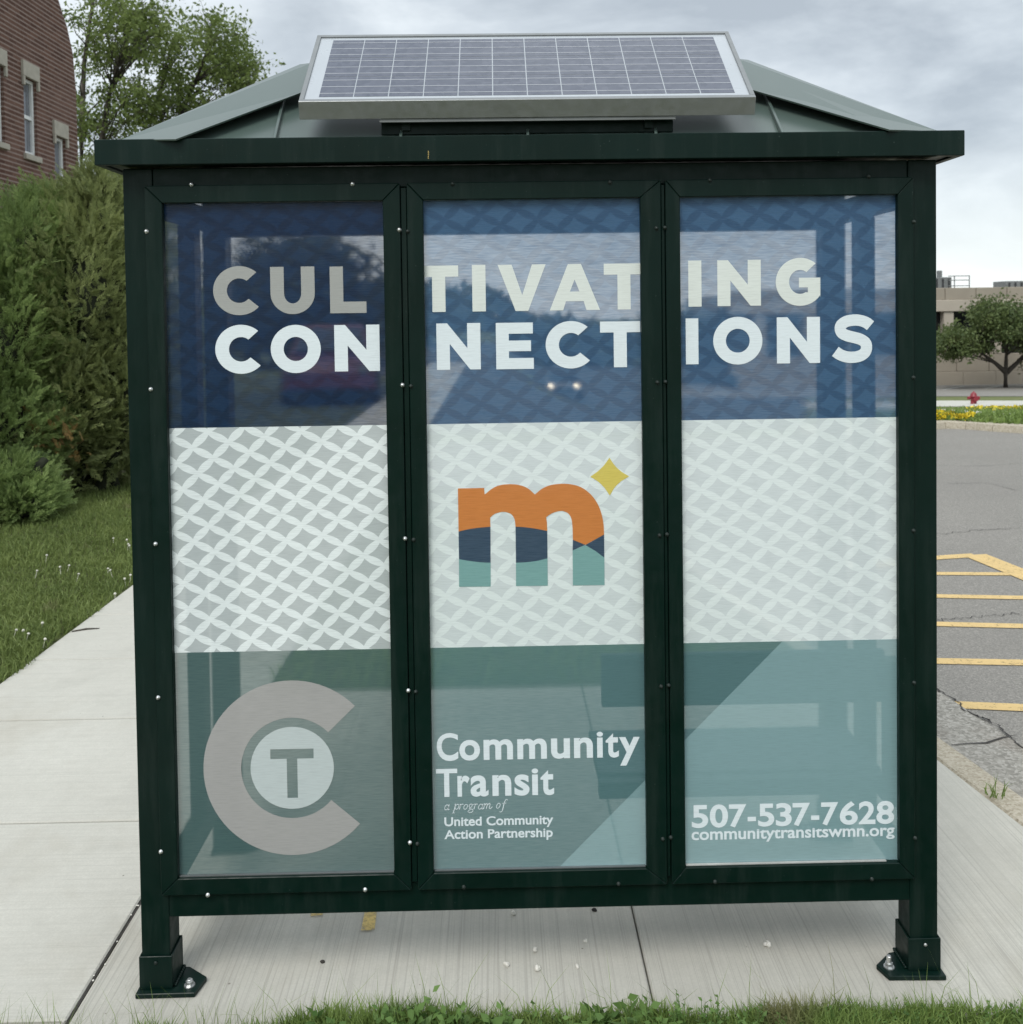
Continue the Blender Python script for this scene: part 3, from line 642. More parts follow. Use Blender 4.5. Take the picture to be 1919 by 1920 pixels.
put_letters(frames[1], F_LWHITE, [('N', 819, 901.5, 606, 693), ('E', 930.5, 1001, 605, 692), ('C', 1023.5, 1106, 602, 691), ('T', 1125.8, 1201, 602.5, 688.5)])
put_letters(frames[2], F_LGREY, [('I', 1291, 1315.7, 488.5, 575), ('N', 1345.5, 1427, 487.5, 573.5), ('G', 1455, 1538.6, 483.5, 573.5)])
put_letters(frames[2], F_LWHITE, [('I', 1286.3, 1310, 597, 683), ('O', 1337.6, 1430, 594, 683.5), ('N', 1457, 1538, 594.5, 681), ('S', 1562, 1638, 590, 680)])
def text(parent, body, x0, x1, ycap, ybase, mat, off=0.026, xr=0.725):
    c = bpy.data.curves.new('t', 'FONT'); c.body = body; c.offset = off; c.resolution_u = 6; c.size = 1
    o = bpy.data.objects.new('t', c); COL.objects.link(o); bpy.context.view_layer.update()
    me = bpy.data.meshes.new_from_object(o.evaluated_get(bpy.context.evaluated_depsgraph_get()))
    bpy.data.objects.remove(o); bpy.data.curves.remove(c)
    co_ = np.array([v.co[:] for v in me.vertices]); mn, mx = co_.min(0), co_.max(0)
    L, R_ = PY(x0, ybase, YT), PY(x1, ybase, YT)
    capu = CAPH; H = PY((x0+x1)/2, ycap, YT).z-PY((x0+x1)/2, ybase, YT).z; zb = PY((x0+x1)/2, ybase, YT).z
    sx_ = (R_.x-L.x)/(mx[0]-mn[0]); sz_ = H/capu
    def lift(h):                                   # taller x-height, as in the printed face
        if xr is None or h <= 0: return h
        k = XH/capu
        q = h/capu
        return capu*(q*xr/k if q < k else xr+(q-k)*(1-xr)/(1-k))
    v = [(L.x+(p[0]-mn[0])*sx_, YT, zb+lift(p[1])*sz_) for p in co_]; f = [tuple(q.vertices) for q in me.polygons]
    v0 = [Vector(v[i]) for i in f[0]]
    if (v0[1]-v0[0]).cross(v0[2]-v0[0]).y > 0: f = [q[::-1] for q in f]
    bpy.data.meshes.remove(me)
    return pyd('lettering', v, f, mat, parent)
def spaced(parent, body, boxes, ycap, ybase, mat, off=0.026, xr=0.725):
    V = []; F = []; capu = CAPH; x0, x1 = boxes[0][0], boxes[-1][1]; xm = (x0+x1)/2
    zb0 = PY(xm, ybase, YT).z; H = PY(xm, ycap, YT).z-zb0; k = XH/capu
    for ch, (a, c_) in zip(body, boxes):
        cu = bpy.data.curves.new('t', 'FONT'); cu.body = ch; cu.offset = off; cu.resolution_u = 6
        o = bpy.data.objects.new('t', cu); COL.objects.link(o); bpy.context.view_layer.update()
        me = bpy.data.meshes.new_from_object(o.evaluated_get(bpy.context.evaluated_depsgraph_get())); bpy.data.objects.remove(o); bpy.data.curves.remove(cu)
        co_ = np.array([v.co[:] for v in me.vertices]); mn, mx = co_.min(0), co_.max(0); L, R_ = PY(a, ybase, YT), PY(c_, ybase, YT); base = len(V)
        def lift(h):
            if xr is None or h <= 0: return h
            q = h/capu; return capu*(q*xr/k if q < k else xr+(q-k)*(1-xr)/(1-k))
        V += [(L.x+(p[0]-mn[0])*(R_.x-L.x)/(mx[0]-mn[0]), YT, zb0+lift(p[1])*H/capu) for p in co_]
        for q in me.polygons:
            t = tuple(base+i for i in q.vertices); A_, B_, C_ = (Vector(V[i]) for i in t[:3])
            F.append(t[::-1] if (B_-A_).cross(C_-A_).y > 0 else t)
        bpy.data.meshes.remove(me)
    return pyd('lettering', V, F, mat, parent)
def measure(ch, off):
    c = bpy.data.curves.new('t', 'FONT'); c.body = ch; c.offset = off; o = bpy.data.objects.new('t', c); COL.objects.link(o); bpy.context.view_layer.update()
    me = bpy.data.meshes.new_from_object(o.evaluated_get(bpy.context.evaluated_depsgraph_get())); h = max(v.co.y for v in me.vertices)
    bpy.data.objects.remove(o); bpy.data.meshes.remove(me); bpy.data.curves.remove(c); return h
CAPH = measure('T', 0.022); XH = measure('x', 0.022)
z5 = lambda L: [(760+p*.2812, 760+q*.2812) for p, q in L]
spaced(frames[1], 'Community', z5([(212, 355), (362, 500), (524, 720), (749, 946), (974, 1100), (1127, 1253), (1279, 1321), (1338, 1426), (1428, 1566)]), 1372, 1421.0, F_LWHITE)
spaced(frames[1], 'Transit', z5([(208, 350), (350, 432), (437, 557), (583, 709), (730, 830), (846, 889), (904, 994)]), 1440, 1490.5, F_LWHITE)
text(frames[1], 'United Community', 833.7, 1038, 1530.5, 1546.7, F_LWHITE, 0.022)
text(frames[1], 'Action Partnership', 833.7, 1037, 1554.5, 1570.8, F_LWHITE, 0.022)
spaced(frames[2], '507-537-7628', [(1230+p*.2814, 1230+q*.2814) for p, q in ((240, 350), (360, 482), (488, 604), (612, 668), (682, 790), (800, 906), (912, 1028), (1035, 1090), (1102, 1216), (1226, 1346), (1352, 1464), (1470, 1589))], 1506, 1546.8, F_LWHITE, 0.026, None)
text(frames[2], 'communitytransitswmn.org', 1297, 1678, 1553.0, 1570.8, F_LWHITE, 0.022, 0.84)
# italic serif line drawn as pen strokes (units of 1/8 source pixel, from the photograph's zoom)
A = Art()
def pen(pts, wid):
    L = []; R_ = []; n = len(pts)
    for i, p in enumerate(pts):
        a = pts[max(0, i-1)]; c = pts[min(n-1, i+1)]; d = (c[0]-a[0], c[1]-a[1]); ln = math.hypot(*d) or 1; nn = (-d[1]/ln, d[0]/ln)
        w = (wid[i] if isinstance(wid, (list, tuple)) else wid)/2
        L.append((p[0]+nn[0]*w, p[1]+nn[1]*w)); R_.append((p[0]-nn[0]*w, p[1]-nn[1]*w))
    for i in range(n-1):
        q = [L[i], L[i+1], R_[i+1], R_[i]]; Q = []
        for x, y in q: s_ = PY(820+x/8, 1480+y/8, YT); Q.append((s_.x, s_.z))
        A.poly([Q])
def ell(cx, cy, rx, ry, sl=0.28, n=18): return [(cx+rx*math.cos(2*math.pi*i/n)-sl*ry*math.sin(2*math.pi*i/n), cy+ry*math.sin(2*math.pi*i/n)) for i in range(n+1)]
def ital_a(x, y): pen(ell(x+36, y-38, 26, 38), 9); pen([(x+76, y-80), (x+64, y-36), (x+56, y-8), (x+64, y), (x+80, y-12)], 11)
ital_a(106, 308)
pen([(262, 225), (276, 218), (272, 250), (244, 350)], 11); pen([(224, 357), (266, 355)], 7); pen(ell(300, 262, 26, 38), 9)
pen([(338, 226), (354, 220), (346, 260), (334, 300)], 11); pen([(346, 256), (366, 226), (388, 220), (392, 232)], 9)
pen(ell(428, 262, 26, 37), 9)
pen(ell(504, 246, 22, 26), 9); pen([(526, 228), (552, 224)], 8); pen([(488, 270), (482, 284), (500, 292), (530, 300), (540, 320), (520, 345), (480, 350), (462, 334), (478, 312), (500, 304)], 9)
pen([(556, 222), (572, 216), (564, 256), (552, 298)], 11); pen([(564, 252), (584, 222), (602, 216), (606, 230)], 9)
ital_a(612, 298)
pen([(700, 220), (716, 213), (708, 250), (696, 296)], 11); pen([(708, 250), (730, 220), (750, 212), (752, 228), (736, 294)], 10); pen([(748, 250), (772, 218), (792, 208), (796, 224), (780, 284), (790, 294), (810, 280), (830, 260)], 10)
pen([(740, 296), (736, 294)], 8)
pen(ell(918, 246, 26, 38), 9)
pen([(1060, 166), (1052, 152), (1034, 152), (1014, 180), (996, 250), (978, 320), (958, 342), (936, 336)], [7, 10, 9, 11, 12, 11, 9, 8]); pen([(976, 210), (1036, 206)], 8)
A.build('lettering', F_LWHITE, frames[1])
# round C and T emblem
A = Art(); cx_, cz_ = fx(548.5, 1439.5); kx = (fx(714, 1440)[0]-cx_)/165.5
ro, ri, rt = 166*kx, 95.5*kx, 78*kx
A.poly([arc(cx_, cz_, ro, ro, 44, 319, 60)+arc(cx_, cz_, ri, ri, 319, 44, 50)])
A.build('emblem_ring', F_LOGOG, frames[0])
A = Art(); tx0, tz1 = -41*kx, 36.5*kx
A.poly([arc(cx_, cz_, rt, rt, 0, 360, 60)[:-1], [(cx_-40.5*kx, cz_+36*kx), (cx_+40.5*kx, cz_+36*kx), (cx_+40.5*kx, cz_+17.5*kx), (cx_+9.7*kx, cz_+17.5*kx), (cx_+9.7*kx, cz_-57*kx), (cx_-10*kx, cz_-57*kx), (cx_-10*kx, cz_+17.5*kx), (cx_-40.5*kx, cz_+17.5*kx)]])
A.build('emblem_disc', F_LOGOL, frames[0])
# letter m with hills, and the star
def z7(L): return [fx(780+x*.25, 800+y*.25) for x, y in L]
A = Art()
A.poly([z7([(316, 463), (513, 459), (516, 508)]+cv([(530, 498), (570, 466), (625, 440), (700, 431), (775, 437), (840, 462), (893, 508)])+cv([(905, 498), (950, 463), (1010, 438), (1090, 428), (1165, 432), (1240, 454), (1310, 505), (1362, 575), (1392, 650), (1408, 730), (1412, 808)])
  + [(1272, 886), (1178, 848)]+cv([(1176, 760), (1168, 695), (1148, 655), (1108, 633), (1070, 634), (1020, 650), (978, 678)])+[(984, 720), (986, 782)]+cv([(986, 782), (900, 765), (820, 754), (750, 750)])
  + cv([(748, 750), (742, 700), (725, 665), (700, 647), (660, 638), (620, 644), (585, 658), (558, 682)])+cv([(560, 750), (480, 757), (400, 768), (321, 786)]))])
A.build('letter_m', F_ORANGE, frames[1])
def piece(nm, mat, L): q = Art(); q.poly([z7(L)]); q.build(nm, mat, frames[1])
piece('letter_m_hill', F_INK, cv([(321, 786), (400, 768), (480, 757), (560, 750)])+cv([(561, 1020), (480, 1016), (400, 1006), (324, 993)]))
piece('letter_m_hill', F_INK, cv([(748, 750), (820, 754), (900, 765), (986, 782)])+cv([(988, 987), (910, 1006), (830, 1016), (751, 1020)]))
piece('letter_m_hill', F_INK, [(1178, 848), (1272, 886), (1176, 928)])
piece('letter_m_hill', F_INK, [(1412, 808), (1414, 982), (1345, 930), (1272, 888)])
piece('letter_m_water', F_SEA, cv([(324, 993), (400, 1006), (480, 1016), (561, 1020)])+[(562, 1198), (325, 1200)])
piece('letter_m_water', F_SEA, cv([(751, 1020), (830, 1016), (910, 1006), (988, 987)])+[(990, 1192), (752, 1195)])
piece('letter_m_water', F_SEA, [(1176, 928), (1272, 888), (1345, 930), (1414, 982), (1416, 1187), (1178, 1190)])
A = Art(); A.poly([z7(cv([(1452, 232), (1492, 290), (1540, 335), (1600, 372)])+cv([(1540, 408), (1492, 455), (1455, 516)])+cv([(1415, 458), (1368, 412), (1308, 375)])+cv([(1365, 335), (1412, 288), (1452, 232)]))]); A.build('star', F_STAR, frames[1])

# ---- roof
FX0, FX1, FY0, FY1 = -0.919, 1.127, -0.05, 0.73
b = MB()
for q in ((FX0, FX1, FY0, FY0+0.018), (FX0, FX1, FY1-0.018, FY1), (FX0, FX0+0.018, FY0+0.0185, FY1-0.0185), (FX1-0.018, FX1, FY0+0.0185, FY1-0.0185)): b.box(*q, 2.0075, 2.067, 0.0015)
b.build('fascia', M_GREEN, root)
q = PY(803, 283, FY0); b = MB()
for k in range(5): b.hull([(q.x+random.uniform(-.002, .001), FY0-.0003, q.z-.004*k), (q.x+random.uniform(.001, .003), FY0-.0003, q.z-.004*k), (q.x+.001, FY0-.0003, q.z-.004*k-.003)], [(q.x-.001, FY0-.0008, q.z-.004*k), (q.x+.002, FY0-.0008, q.z-.004*k), (q.x+.001, FY0-.0008, q.z-.004*k-.003)])
b.build('paint_scuff', M_SPRAY, root)
b = MB(); b.box(FX0+0.0185, FX1-0.0185, FY0+0.0185, FY1-0.0185, 2.012, 2.024); b.build('ceiling', M_GREEN, root)
ex0, ex1, ey0, ey1, ez = FX0+0.03, FX1-0.03, FY0+0.02, FY1-0.02, 2.055
RY = (FY0+FY1)/2; RL = PY(574, 137, RY); RR = PY(1394, 130, RY); RZ = (RL.z+RR.z)/2
RL = Vector((RL.x, RY, RZ)); RR = Vector((RR.x, RY, RZ))
E = [Vector((ex0, ey0, ez)), Vector((ex1, ey0, ez)), Vector((ex1, ey1, ez)), Vector((ex0, ey1, ez))]
b = MB(); b.face([E[0], E[1], RR, RL]); b.face([E[2], E[3], RL, RR]); b.face([E[3], E[0], RL]); b.face([E[1], E[2], RR]); b.face([E[3]-Vector((0, 0, .012)), E[2]-Vector((0, 0, .012)), E[1]-Vector((0, 0, .012)), E[0]-Vector((0, 0, .012))])
roof = b.build('roof', M_ROOF, root, recalc=False)
fn = (E[1]-E[0]).cross(RL-E[0]).normalized()
def slope_z(y): return ez+(RZ-ez)*(y-ey0)/(RY-ey0)
def on_slope(px, py, lift=0.0):
    d = ray(px, py); n = fn; return CAM+d*(((E[0]+n*lift)-CAM).dot(n)/d.dot(n))
# hip caps: raised folded strips along each hip
for (ea, rb, lo0, lo1) in ((E[0], RL, (330, 264), (566, 176)), (E[1], RR, (1668, 246), (1400, 168))):
    up = Vector((0, 0, 0.026)); a0 = ea+Vector((0.02 if ea.x < 0 else -0.02, 0.01, 0.012)); a1 = rb+up+Vector((0.02 if ea.x < 0 else -0.02, 0, 0))
    l0 = on_slope(*lo0, 0.024); l1 = on_slope(*lo1, 0.030)
    th = fn*0.004
    b = MB(); b.hull([a0, a1, l1, l0], [a0+th, a1+th, l1+th, l0+th], 0.0)
    sx_ = 1 if ea.x < 0 else -1
    m0 = ea+Vector((0.0, 0.14, 0.03)); m1 = rb+Vector((-0.02*sx_, 0.03, 0.03)); th2 = Vector((-0.002*sx_, 0, 0.003))
    b.hull([a0, a1, m1, m0], [a0+th2, a1+th2, m1+th2, m0+th2])
    b.build('hip_cap', M_ROOF, roof)
for (p0, p1) in (((517, 262), (534, 188)), ((753, 257), (762, 190)), ((990, 254), (989, 190)), ((1229, 252), (1222, 190)), ((1464, 250), (1430, 172))):
    a, c = on_slope(*p0), on_slope(*p1); d = (c-a).normalized(); a = a-d*0.02; s_ = d.cross(fn).normalized()*0.0035
    b = MB(); b.hull([a-s_, a+s_, c+s_, c-s_], [a-s_+fn*0.012, a+s_+fn*0.012, c+s_+fn*0.012, c-s_+fn*0.012], 0.001)
    b.build('roof_seam', M_ROOF, roof)

# ---- solar panel
P00, P10, P01, P11 = PY(562, 191, -0.05), PY(1420, 181, -0.05), PY(588, 66, 0.21), PY(1362, 58, 0.21)
px0, px1 = -0.442, 0.632; zlo, zhi = 2.150, 2.380
ex = Vector((1, 0, 0)); lo = Vector((px0, -0.05, zlo)); hi = Vector((px0, 0.21, zhi)); ev = (hi-lo).normalized(); plen = (hi-lo).length; en = ex.cross(ev).normalized(); W_ = px1-px0
sp_ = thing('solar_panel', (0.095, 0.08, 2.2), 'silver framed solar panel tilted on the shelter roof', 'solar panel')
def PL(u, v, h=0.0): return lo+ex*u+ev*v+en*h
def slab(b, u0, u1, v0, v1, h0, h1, bev=0.0):
    q = [(u0, v0), (u1, v0), (u1, v1), (u0, v1)]; b.hull([PL(u, v, h0) for u, v in q], [PL(u, v, h1) for u, v in q], bev)
b = MB(); T_ = 0.011
fd = Vector((0, 0.012, -0.040))
b.hull([lo, lo+ex*W_, lo+ex*W_+ev*T_, lo+ev*T_], [lo+fd, lo+ex*W_+fd, lo+ex*W_+ev*T_+fd, lo+ev*T_+fd], 0.0008)
slab(b, 0, W_, plen-T_, plen, -0.038, 0, 0.0008); slab(b, 0, T_, T_+0.0003, plen-T_-0.0003, -0.038, 0, 0.0008); slab(b, W_-T_, W_, T_+0.0003, plen-T_-0.0003, -0.038, 0, 0.0008)
b.build('panel_frame', M_ALU, sp_)
b = MB(); slab(b, T_, W_-T_, T_, plen-T_, -0.007, -0.004); b.build('backsheet', M_BACKSHEET, sp_)
def cell_mat():
    t = NT('solar_cell'); n = t.n('ShaderNodeTexVoronoi', {'Vector': t.pos(), 'Scale': 70.0}); g = t.n('ShaderNodeSeparateColor', {0: n.outputs['Color']}).outputs[0]
    c = t.mix(g, (0.070, 0.080, 0.112), (0.10, 0.11, 0.145)); return t.end(t.bsdf(c, 0.24, 0, None, 0.42))
M_CELL = cell_mat(); M_BUS = paint('busbar_silver', (0.50, 0.52, 0.55), 0.35, 0.05)
cu0, cu1, cv0, cv1 = 0.043, W_-0.043, 0.026, plen-0.024; nc, nr = 12, 3
b = MB(); bb = MB()
for i in range(nc):
    for j in range(nr):
        u0 = cu0+(cu1-cu0)*i/nc+0.0012; u1 = cu0+(cu1-cu0)*(i+1)/nc-0.0012; v0 = cv0+(cv1-cv0)*j/nr+0.001; v1 = cv0+(cv1-cv0)*(j+1)/nr-0.001
        b.face([PL(u0, v0, -.0034), PL(u1, v0, -.0034), PL(u1, v1, -.0034), PL(u0, v1, -.0034)])
        for k in range(3):
            vv = v0+(v1-v0)*(k+0.5)/3
            bb.face([PL(u0, vv-.0008, -.0030), PL(u1, vv-.0008, -.0030), PL(u1, vv+.0008, -.0030), PL(u0, vv+.0008, -.0030)])
b.build('solar_cells', M_CELL, sp_); bb.build('busbars', M_BUS, sp_)
b = MB(); q0, q1 = px0+0.187, px1-0.187
b.box(q0, q1, -0.035, -0.029, 2.1025, 2.1105, 0.0005); b.build('support_angle', M_GREYM, sp_)
b = MB(); b.box(q0, q1, 0.0, 0.02, 2.080, 2.130, 0.001)
for x in (q0+0.05, q1-0.07): b.hull([(x, -.01, 2.088), (x+.02, -.01, 2.088), (x+.02, .19, 2.225), (x, .19, 2.225)], [(x, -.01, 2.13), (x+.02, -.01, 2.13), (x+.02, .19, 2.315), (x, .19, 2.315)])
b.build('mounting_bracket', M_GREEN, sp_)
# ---- bench inside
bn = thing('bench', (0.64, 0.27, 0), 'dark bench with a back board inside the shelter behind the pale teal panel', 'bench')
b = MB(); b.box(0.27, 1.0, 0.115, 0.135, 0.635, 0.77, 0.003); b.build('backrest', M_SEAT, bn)
b = MB(); b.box(0.26, 1.0, 0.105, 0.14, 0.402, 0.445, 0.002); b.box(0.26, 1.0, 0.142, 0.40, 0.430, 0.452, 0.003); b.build('seat', M_SEAT, bn)
for x in (0.396, 0.985):
    b = MB(); b.box(x, x+0.042, 0.056, 0.104, 0.39, 0.76, 0.002); b.box(x, x+0.042, 0.1045, 0.39, 0.385, 0.4015, 0.002); b.build('wall_bracket', M_GREEN, bn)

# ================================================================== brick building
def prism_yz(b, pts, x0, x1): b.hull([(x0, y, z) for y, z in pts], [(x1, y, z) for y, z in pts])
WX = -7.2
br = thing('brick_building', (-10, 9, 0), 'red brick building with tall narrow white windows behind the evergreen shrubs', 'building')
end = [PX(x, y, WX) for x, y in ((149, 400), (147, 300), (143, 170), (137, 100), (126, 50), (110, 0), (95, -50))]
out = [(2.0, -0.05), (14.3, -0.05)]+[(p.y, p.z) for p in end]+[(12.4, 9.0), (2.0, 9.0)]
wins = [(11.36, 11.84, 4.24, 5.37), (12.43, 12.83, 4.20, 5.38), (13.41, 13.80, 3.05, 4.66), (10.2, 10.6, 4.24, 5.37), (9.0, 9.4, 4.24, 5.37)]
loops = [[Vector((y, z, 0)) for y, z in out]]+[[Vector((a, z0, 0)), Vector((c, z0, 0)), Vector((c, z1, 0)), Vector((a, z1, 0))] for a, c, z0, z1 in wins]
flat = [p for L in loops for p in L]
v = [(WX, p.x, p.y) for p in flat]; f = [tuple(t) for t in tessellate_polygon(loops)]
base = len(v); n = len(out); v += [(WX-9, y, z) for y, z in out]
f += [(i, (i+1) % n, base+(i+1) % n, base+i) for i in range(n)]; f.append(tuple(base+i for i in range(n)))
k = n
for a, c, z0, z1 in wins:
    bb_ = len(v); v += [(WX-0.22, y, z) for y, z in ((a, z0), (c, z0), (c, z1), (a, z1))]
    f += [(k+i, k+(i+1) % 4, bb_+(i+1) % 4, bb_+i) for i in range(4)]; k += 4
wall = pyd('wall', v, f, M_BRICK, br)
me = wall.data; bm = bmesh.new(); bm.from_mesh(me); bmesh.ops.recalc_face_normals(bm, faces=bm.faces); bm.to_mesh(me); bm.free()
for a, c, z0, z1 in wins:
    b = MB(); X0, X1 = WX-0.11, WX-0.045; t_ = 0.055
    b.box(X0, X1, a+.002, a+t_, z0+.002, z1-.002, .004); b.box(X0, X1, c-t_, c-.002, z0+.002, z1-.002, .004); b.box(X0, X1, a+t_+.001, c-t_-.001, z0+.002, z0+t_, .004); b.box(X0, X1, a+t_+.001, c-t_-.001, z1-t_, z1-.002, .004)
    b.box(X0+.012, X1-.008, a+t_+.001, c-t_-.001, (z0+z1)/2-0.03, (z0+z1)/2+0.03, .004)
    w_ = b.build('window', M_WHITE, br)
    b = MB(); b.box(WX-0.095, WX-0.085, a+.03, c-.03, z0+.03, z1-.03); b.build('pane', M_GLASSD, w_)
    b = MB(); b.box(WX-0.04, WX+0.04, a-.06, c+.06, z1+.001, z1+.24, .006); b.box(WX+.001, WX+0.04, a-.06, a-.003, z1-.14, z1, .005); b.box(WX+.001, WX+0.04, c+.003, c+.06, z1-.14, z1, .005); b.build('lintel', M_STONE, w_)
    b = MB(); b.box(WX-0.04, WX+0.05, a-.05, c+.05, z0-.09, z0-.001, .006); b.build('sill', M_STONE, w_)
b = MB(); b.box(WX-9.1, WX+0.07, 2.0, 12.2, 9.002, 9.16, 0.01); b.build('coping', M_STONE, br)

# ================================================================== far precast building
BY = 55.0; f0 = PY(1755, 540, BY); ZT = f0.z
fb = thing('office_building', (36, 62, -3.2), 'long low tan concrete building with dark recessed windows beyond the car park', 'building')
zz = lambda y: PY(1790, y, BY).z
zA, zB, zC, zD, zE = zz(562), zz(584), zz(664), zz(697), -3.4
b = MB(); X0, X1 = 14.0, 62.0; x = X0
while x < X1-0.1:
    b.box(x+0.02, min(x+1.9, X1)-0.02, BY, BY+0.5, zA+.01, ZT, 0.02); x += 1.9
b.box(X0, X1, BY+0.08, BY+14, zA-.3, ZT-0.25); b.build('parapet', M_PANEL, fb)
b = MB(); b.box(X0-0.1, X1+0.1, BY-0.12, BY+0.06, zB, zA, 0.03); b.box(X0, X1, BY+0.07, BY+1.0, zB+.02, zA-.31); b.build('band_course', M_PANELL, fb)
b = MB(); x = X0
while x < X1-0.1:
    b.box(x+0.015, min(x+2.0, X1)-0.015, BY, BY+0.4, zD+.01, zC, 0.02); b.box(x+0.4, min(x+2.4, X1)-0.012, BY-0.04, BY+0.36, zE, zD, 0.02); x += 2.0
b.build('wall', M_PANEL, fb)
b = MB(); b.box(X0, X1, BY+0.55, BY+0.65, zC-.05, zB+.02); b.box(X0, X1, BY+0.66, BY+14, zE, zA-.32); b.build('window', M_DKGLASS, fb)
x = 27.2-0.58*0-7*2.9
for i in range(18):
    xx = 27.22+(i-4)*2.95
    if X0 < xx < X1-1: 
        b = MB(); b.box(xx, xx+0.6, BY-0.02, BY+0.5, zC+.003, zB-.003, 0.02); b.build('column', M_PANELL, fb)
def rooftop(name, x0, x1, y0, h, slots, label, cat):
    t = thing(name, ((x0+x1)/2, y0, ZT-0.24), label, cat); b = MB(); b.box(x0, x1, y0, y0+1.6, ZT-0.24, ZT+h, 0.03); c_ = b.build('housing', M_GREYM, t)
    for i in range(slots):
        xx = x0+(x1-x0)*(i+.5)/slots; b = MB(); b.box(xx-.05, xx+.05, y0-0.04, y0-.001, ZT-0.1, ZT+h-0.1); b.build('louvre', M_CARDK, t)
    return t
p0, p1 = PY(1740, 520, 57), PY(1785, 520, 57)
t = rooftop('rooftop_unit', p0.x, p1.x, 57, 0.72, 4, 'dark grey rooftop machine with a stub pipe, left end of the office roof', 'roof unit')
b = MB(); xx = PY(1768, 520, 57).x; b.box(xx-.12, xx+.12, 57.3, 57.6, ZT+.721, ZT+1.15, .02); b.build('stub_pipe', M_GREYM, t)
p0, p1 = PY(1887, 530, 57), PY(1990, 530, 57)
rooftop('rooftop_unit', p0.x, p1.x, 57, 0.42, 9, 'wide low louvred unit on the office roof above the small tree', 'roof unit')
p0, p1 = PY(1790, 520, 56.5), PY(1818, 520, 56.5)
t = thing('roof_railing', ((p0.x+p1.x)/2, 56.5, ZT-.24), 'pale metal guard railing on the flat office roof', 'railing')
for xx in (p0.x, p1.x): b = MB(); b.tube((xx, 56.5, ZT-.24), (xx, 56.5, ZT+.78), .035, .035, 6); b.build('upright', M_GREYM, t)
for z in (ZT+.15, ZT+.5, ZT+.76): b = MB(); b.tube((p0.x-.4, 56.45, z), (p1.x, 56.45, z), .03, .03, 6); b.build('rail', M_GREYM, t)

# ================================================================== hydrant
hp = T(1826, 763); D_ = 33.6
d = ray(1826, 763); hp = CAM+d*((D_-CAM.y)/d.y); hp.z = terrain(hp.x, hp.y)
hy = thing('fire_hydrant', hp, 'red fire hydrant on the far verge by the concrete path', 'hydrant')
hs = (CAM+ray(1826, 734)*((D_-CAM.y)/ray(1826, 734).y)).z-hp.z
b = MB(); b.lathe(hp, [(.17, 0), (.17, .03), (.11, .04), (.11, hs*.62), (.14, hs*.63), (.14, hs*.68), (.12, hs*.70), (.11, hs*.82), (.07, hs*.92), (.03, hs*.95), (.03, hs)], 16); b.build('barrel', M_HYD, hy, True)
for sx_ in (-1, 1):
    b = MB(); b.lathe((hp.x, hp.y, hp.z+hs*.56), [(.05, .1*sx_), (.05, .17*sx_), (.065, .171*sx_), (.065, .22*sx_)], 12, 'X'); b.build('nozzle', M_HYD, hy)
b = MB(); b.lathe((hp.x, hp.y, hp.z+hs*.5), [(.07, -.1), (.07, -.16), (.085, -.161), (.085, -.22)], 12, 'Y'); b.build('nozzle', M_HYD, hy)

# ================================================================== foliage
def quads_mesh(name, V, nper, mat, parent=None):
    """V: (N, nper, 3) array of faces with own vertices"""
    d = offs(parent); N = V.shape[0]; me = bpy.data.meshes.new(name)
    me.vertices.add(N*nper); me.vertices.foreach_set('co', (V.reshape(-1, 3)-np.array([d.x, d.y, d.z])).astype(np.float32).ravel())
    me.loops.add(N*nper); me.loops.foreach_set('vertex_index', np.arange(N*nper, dtype=np.int32))
    me.polygons.add(N); me.polygons.foreach_set('loop_start', np.arange(0, N*nper, nper, dtype=np.int32)); me.polygons.foreach_set('loop_total', np.full(N, nper, dtype=np.int32))
    me.update(); me.validate(); return link_mesh(name, me, mat, parent)
def frame_from(d):
    d = d/np.linalg.norm(d, axis=-1, keepdims=True); r = np.random.normal(size=d.shape); s = np.cross(d, r); s /= np.linalg.norm(s, axis=-1, keepdims=True); return d, s, np.cross(s, d)
def leaves(centers, dirs, L, Wd, fold=0.0):
    """pointed four-cornered leaves"""
    d, s, n = frame_from(dirs); L = np.asarray(L)[:, None]; Wd = np.asarray(Wd)[:, None]
    base = centers; tip = centers+d*L; mid = centers+d*L*0.45
    return np.stack([base, mid+s*Wd/2+n*Wd*0.15, tip, mid-s*Wd/2+n*Wd*0.15], 1)
def frond_template(rng, n=9):
    """flat feathery spray along +X: (k,4,3) thin leaflets"""
    q = []
    for i in range(n):
        t = (i+0.3)/n
        for sgn in (-1, 1):
            ln = 0.42*(1-t*0.75)*rng.uniform(.7, 1.2); an = rad(rng.uniform(18, 42))*sgn
            b = np.array([t, 0, -0.10*t*t]); d = np.array([math.cos(an), math.sin(an), rng.uniform(-.25, .15)]); w = 0.034
            pr = np.array([-math.sin(an), math.cos(an), 0])
            q.append([b-pr*w*.5, b+d*ln*.55-pr*w*.9, b+d*ln, b+d*ln*.55+pr*w*.9])
    q.append([np.array([0, -.012, 0]), np.array([1.05, -.006, -.1]), np.array([1.1, .0, -.11]), np.array([0, .012, 0])])
    return np.array(q)
def sprays(rng, pos, dirs, size):
    T3 = [frond_template(rng) for _ in range(6)]; out = []
    d, s, n = frame_from(dirs)
    k = rng.integers(0, 6, len(pos))
    for i in range(6):
        m = k == i
        if not m.any(): continue
        R_ = np.stack([d[m], s[m], n[m]], 1)*size[m][:, None, None]
        out.append((np.einsum('kfj,njc->nkfc', T3[i], R_)+pos[m][:, None, None, :]).reshape(-1, 4, 3))
    return np.concatenate(out)
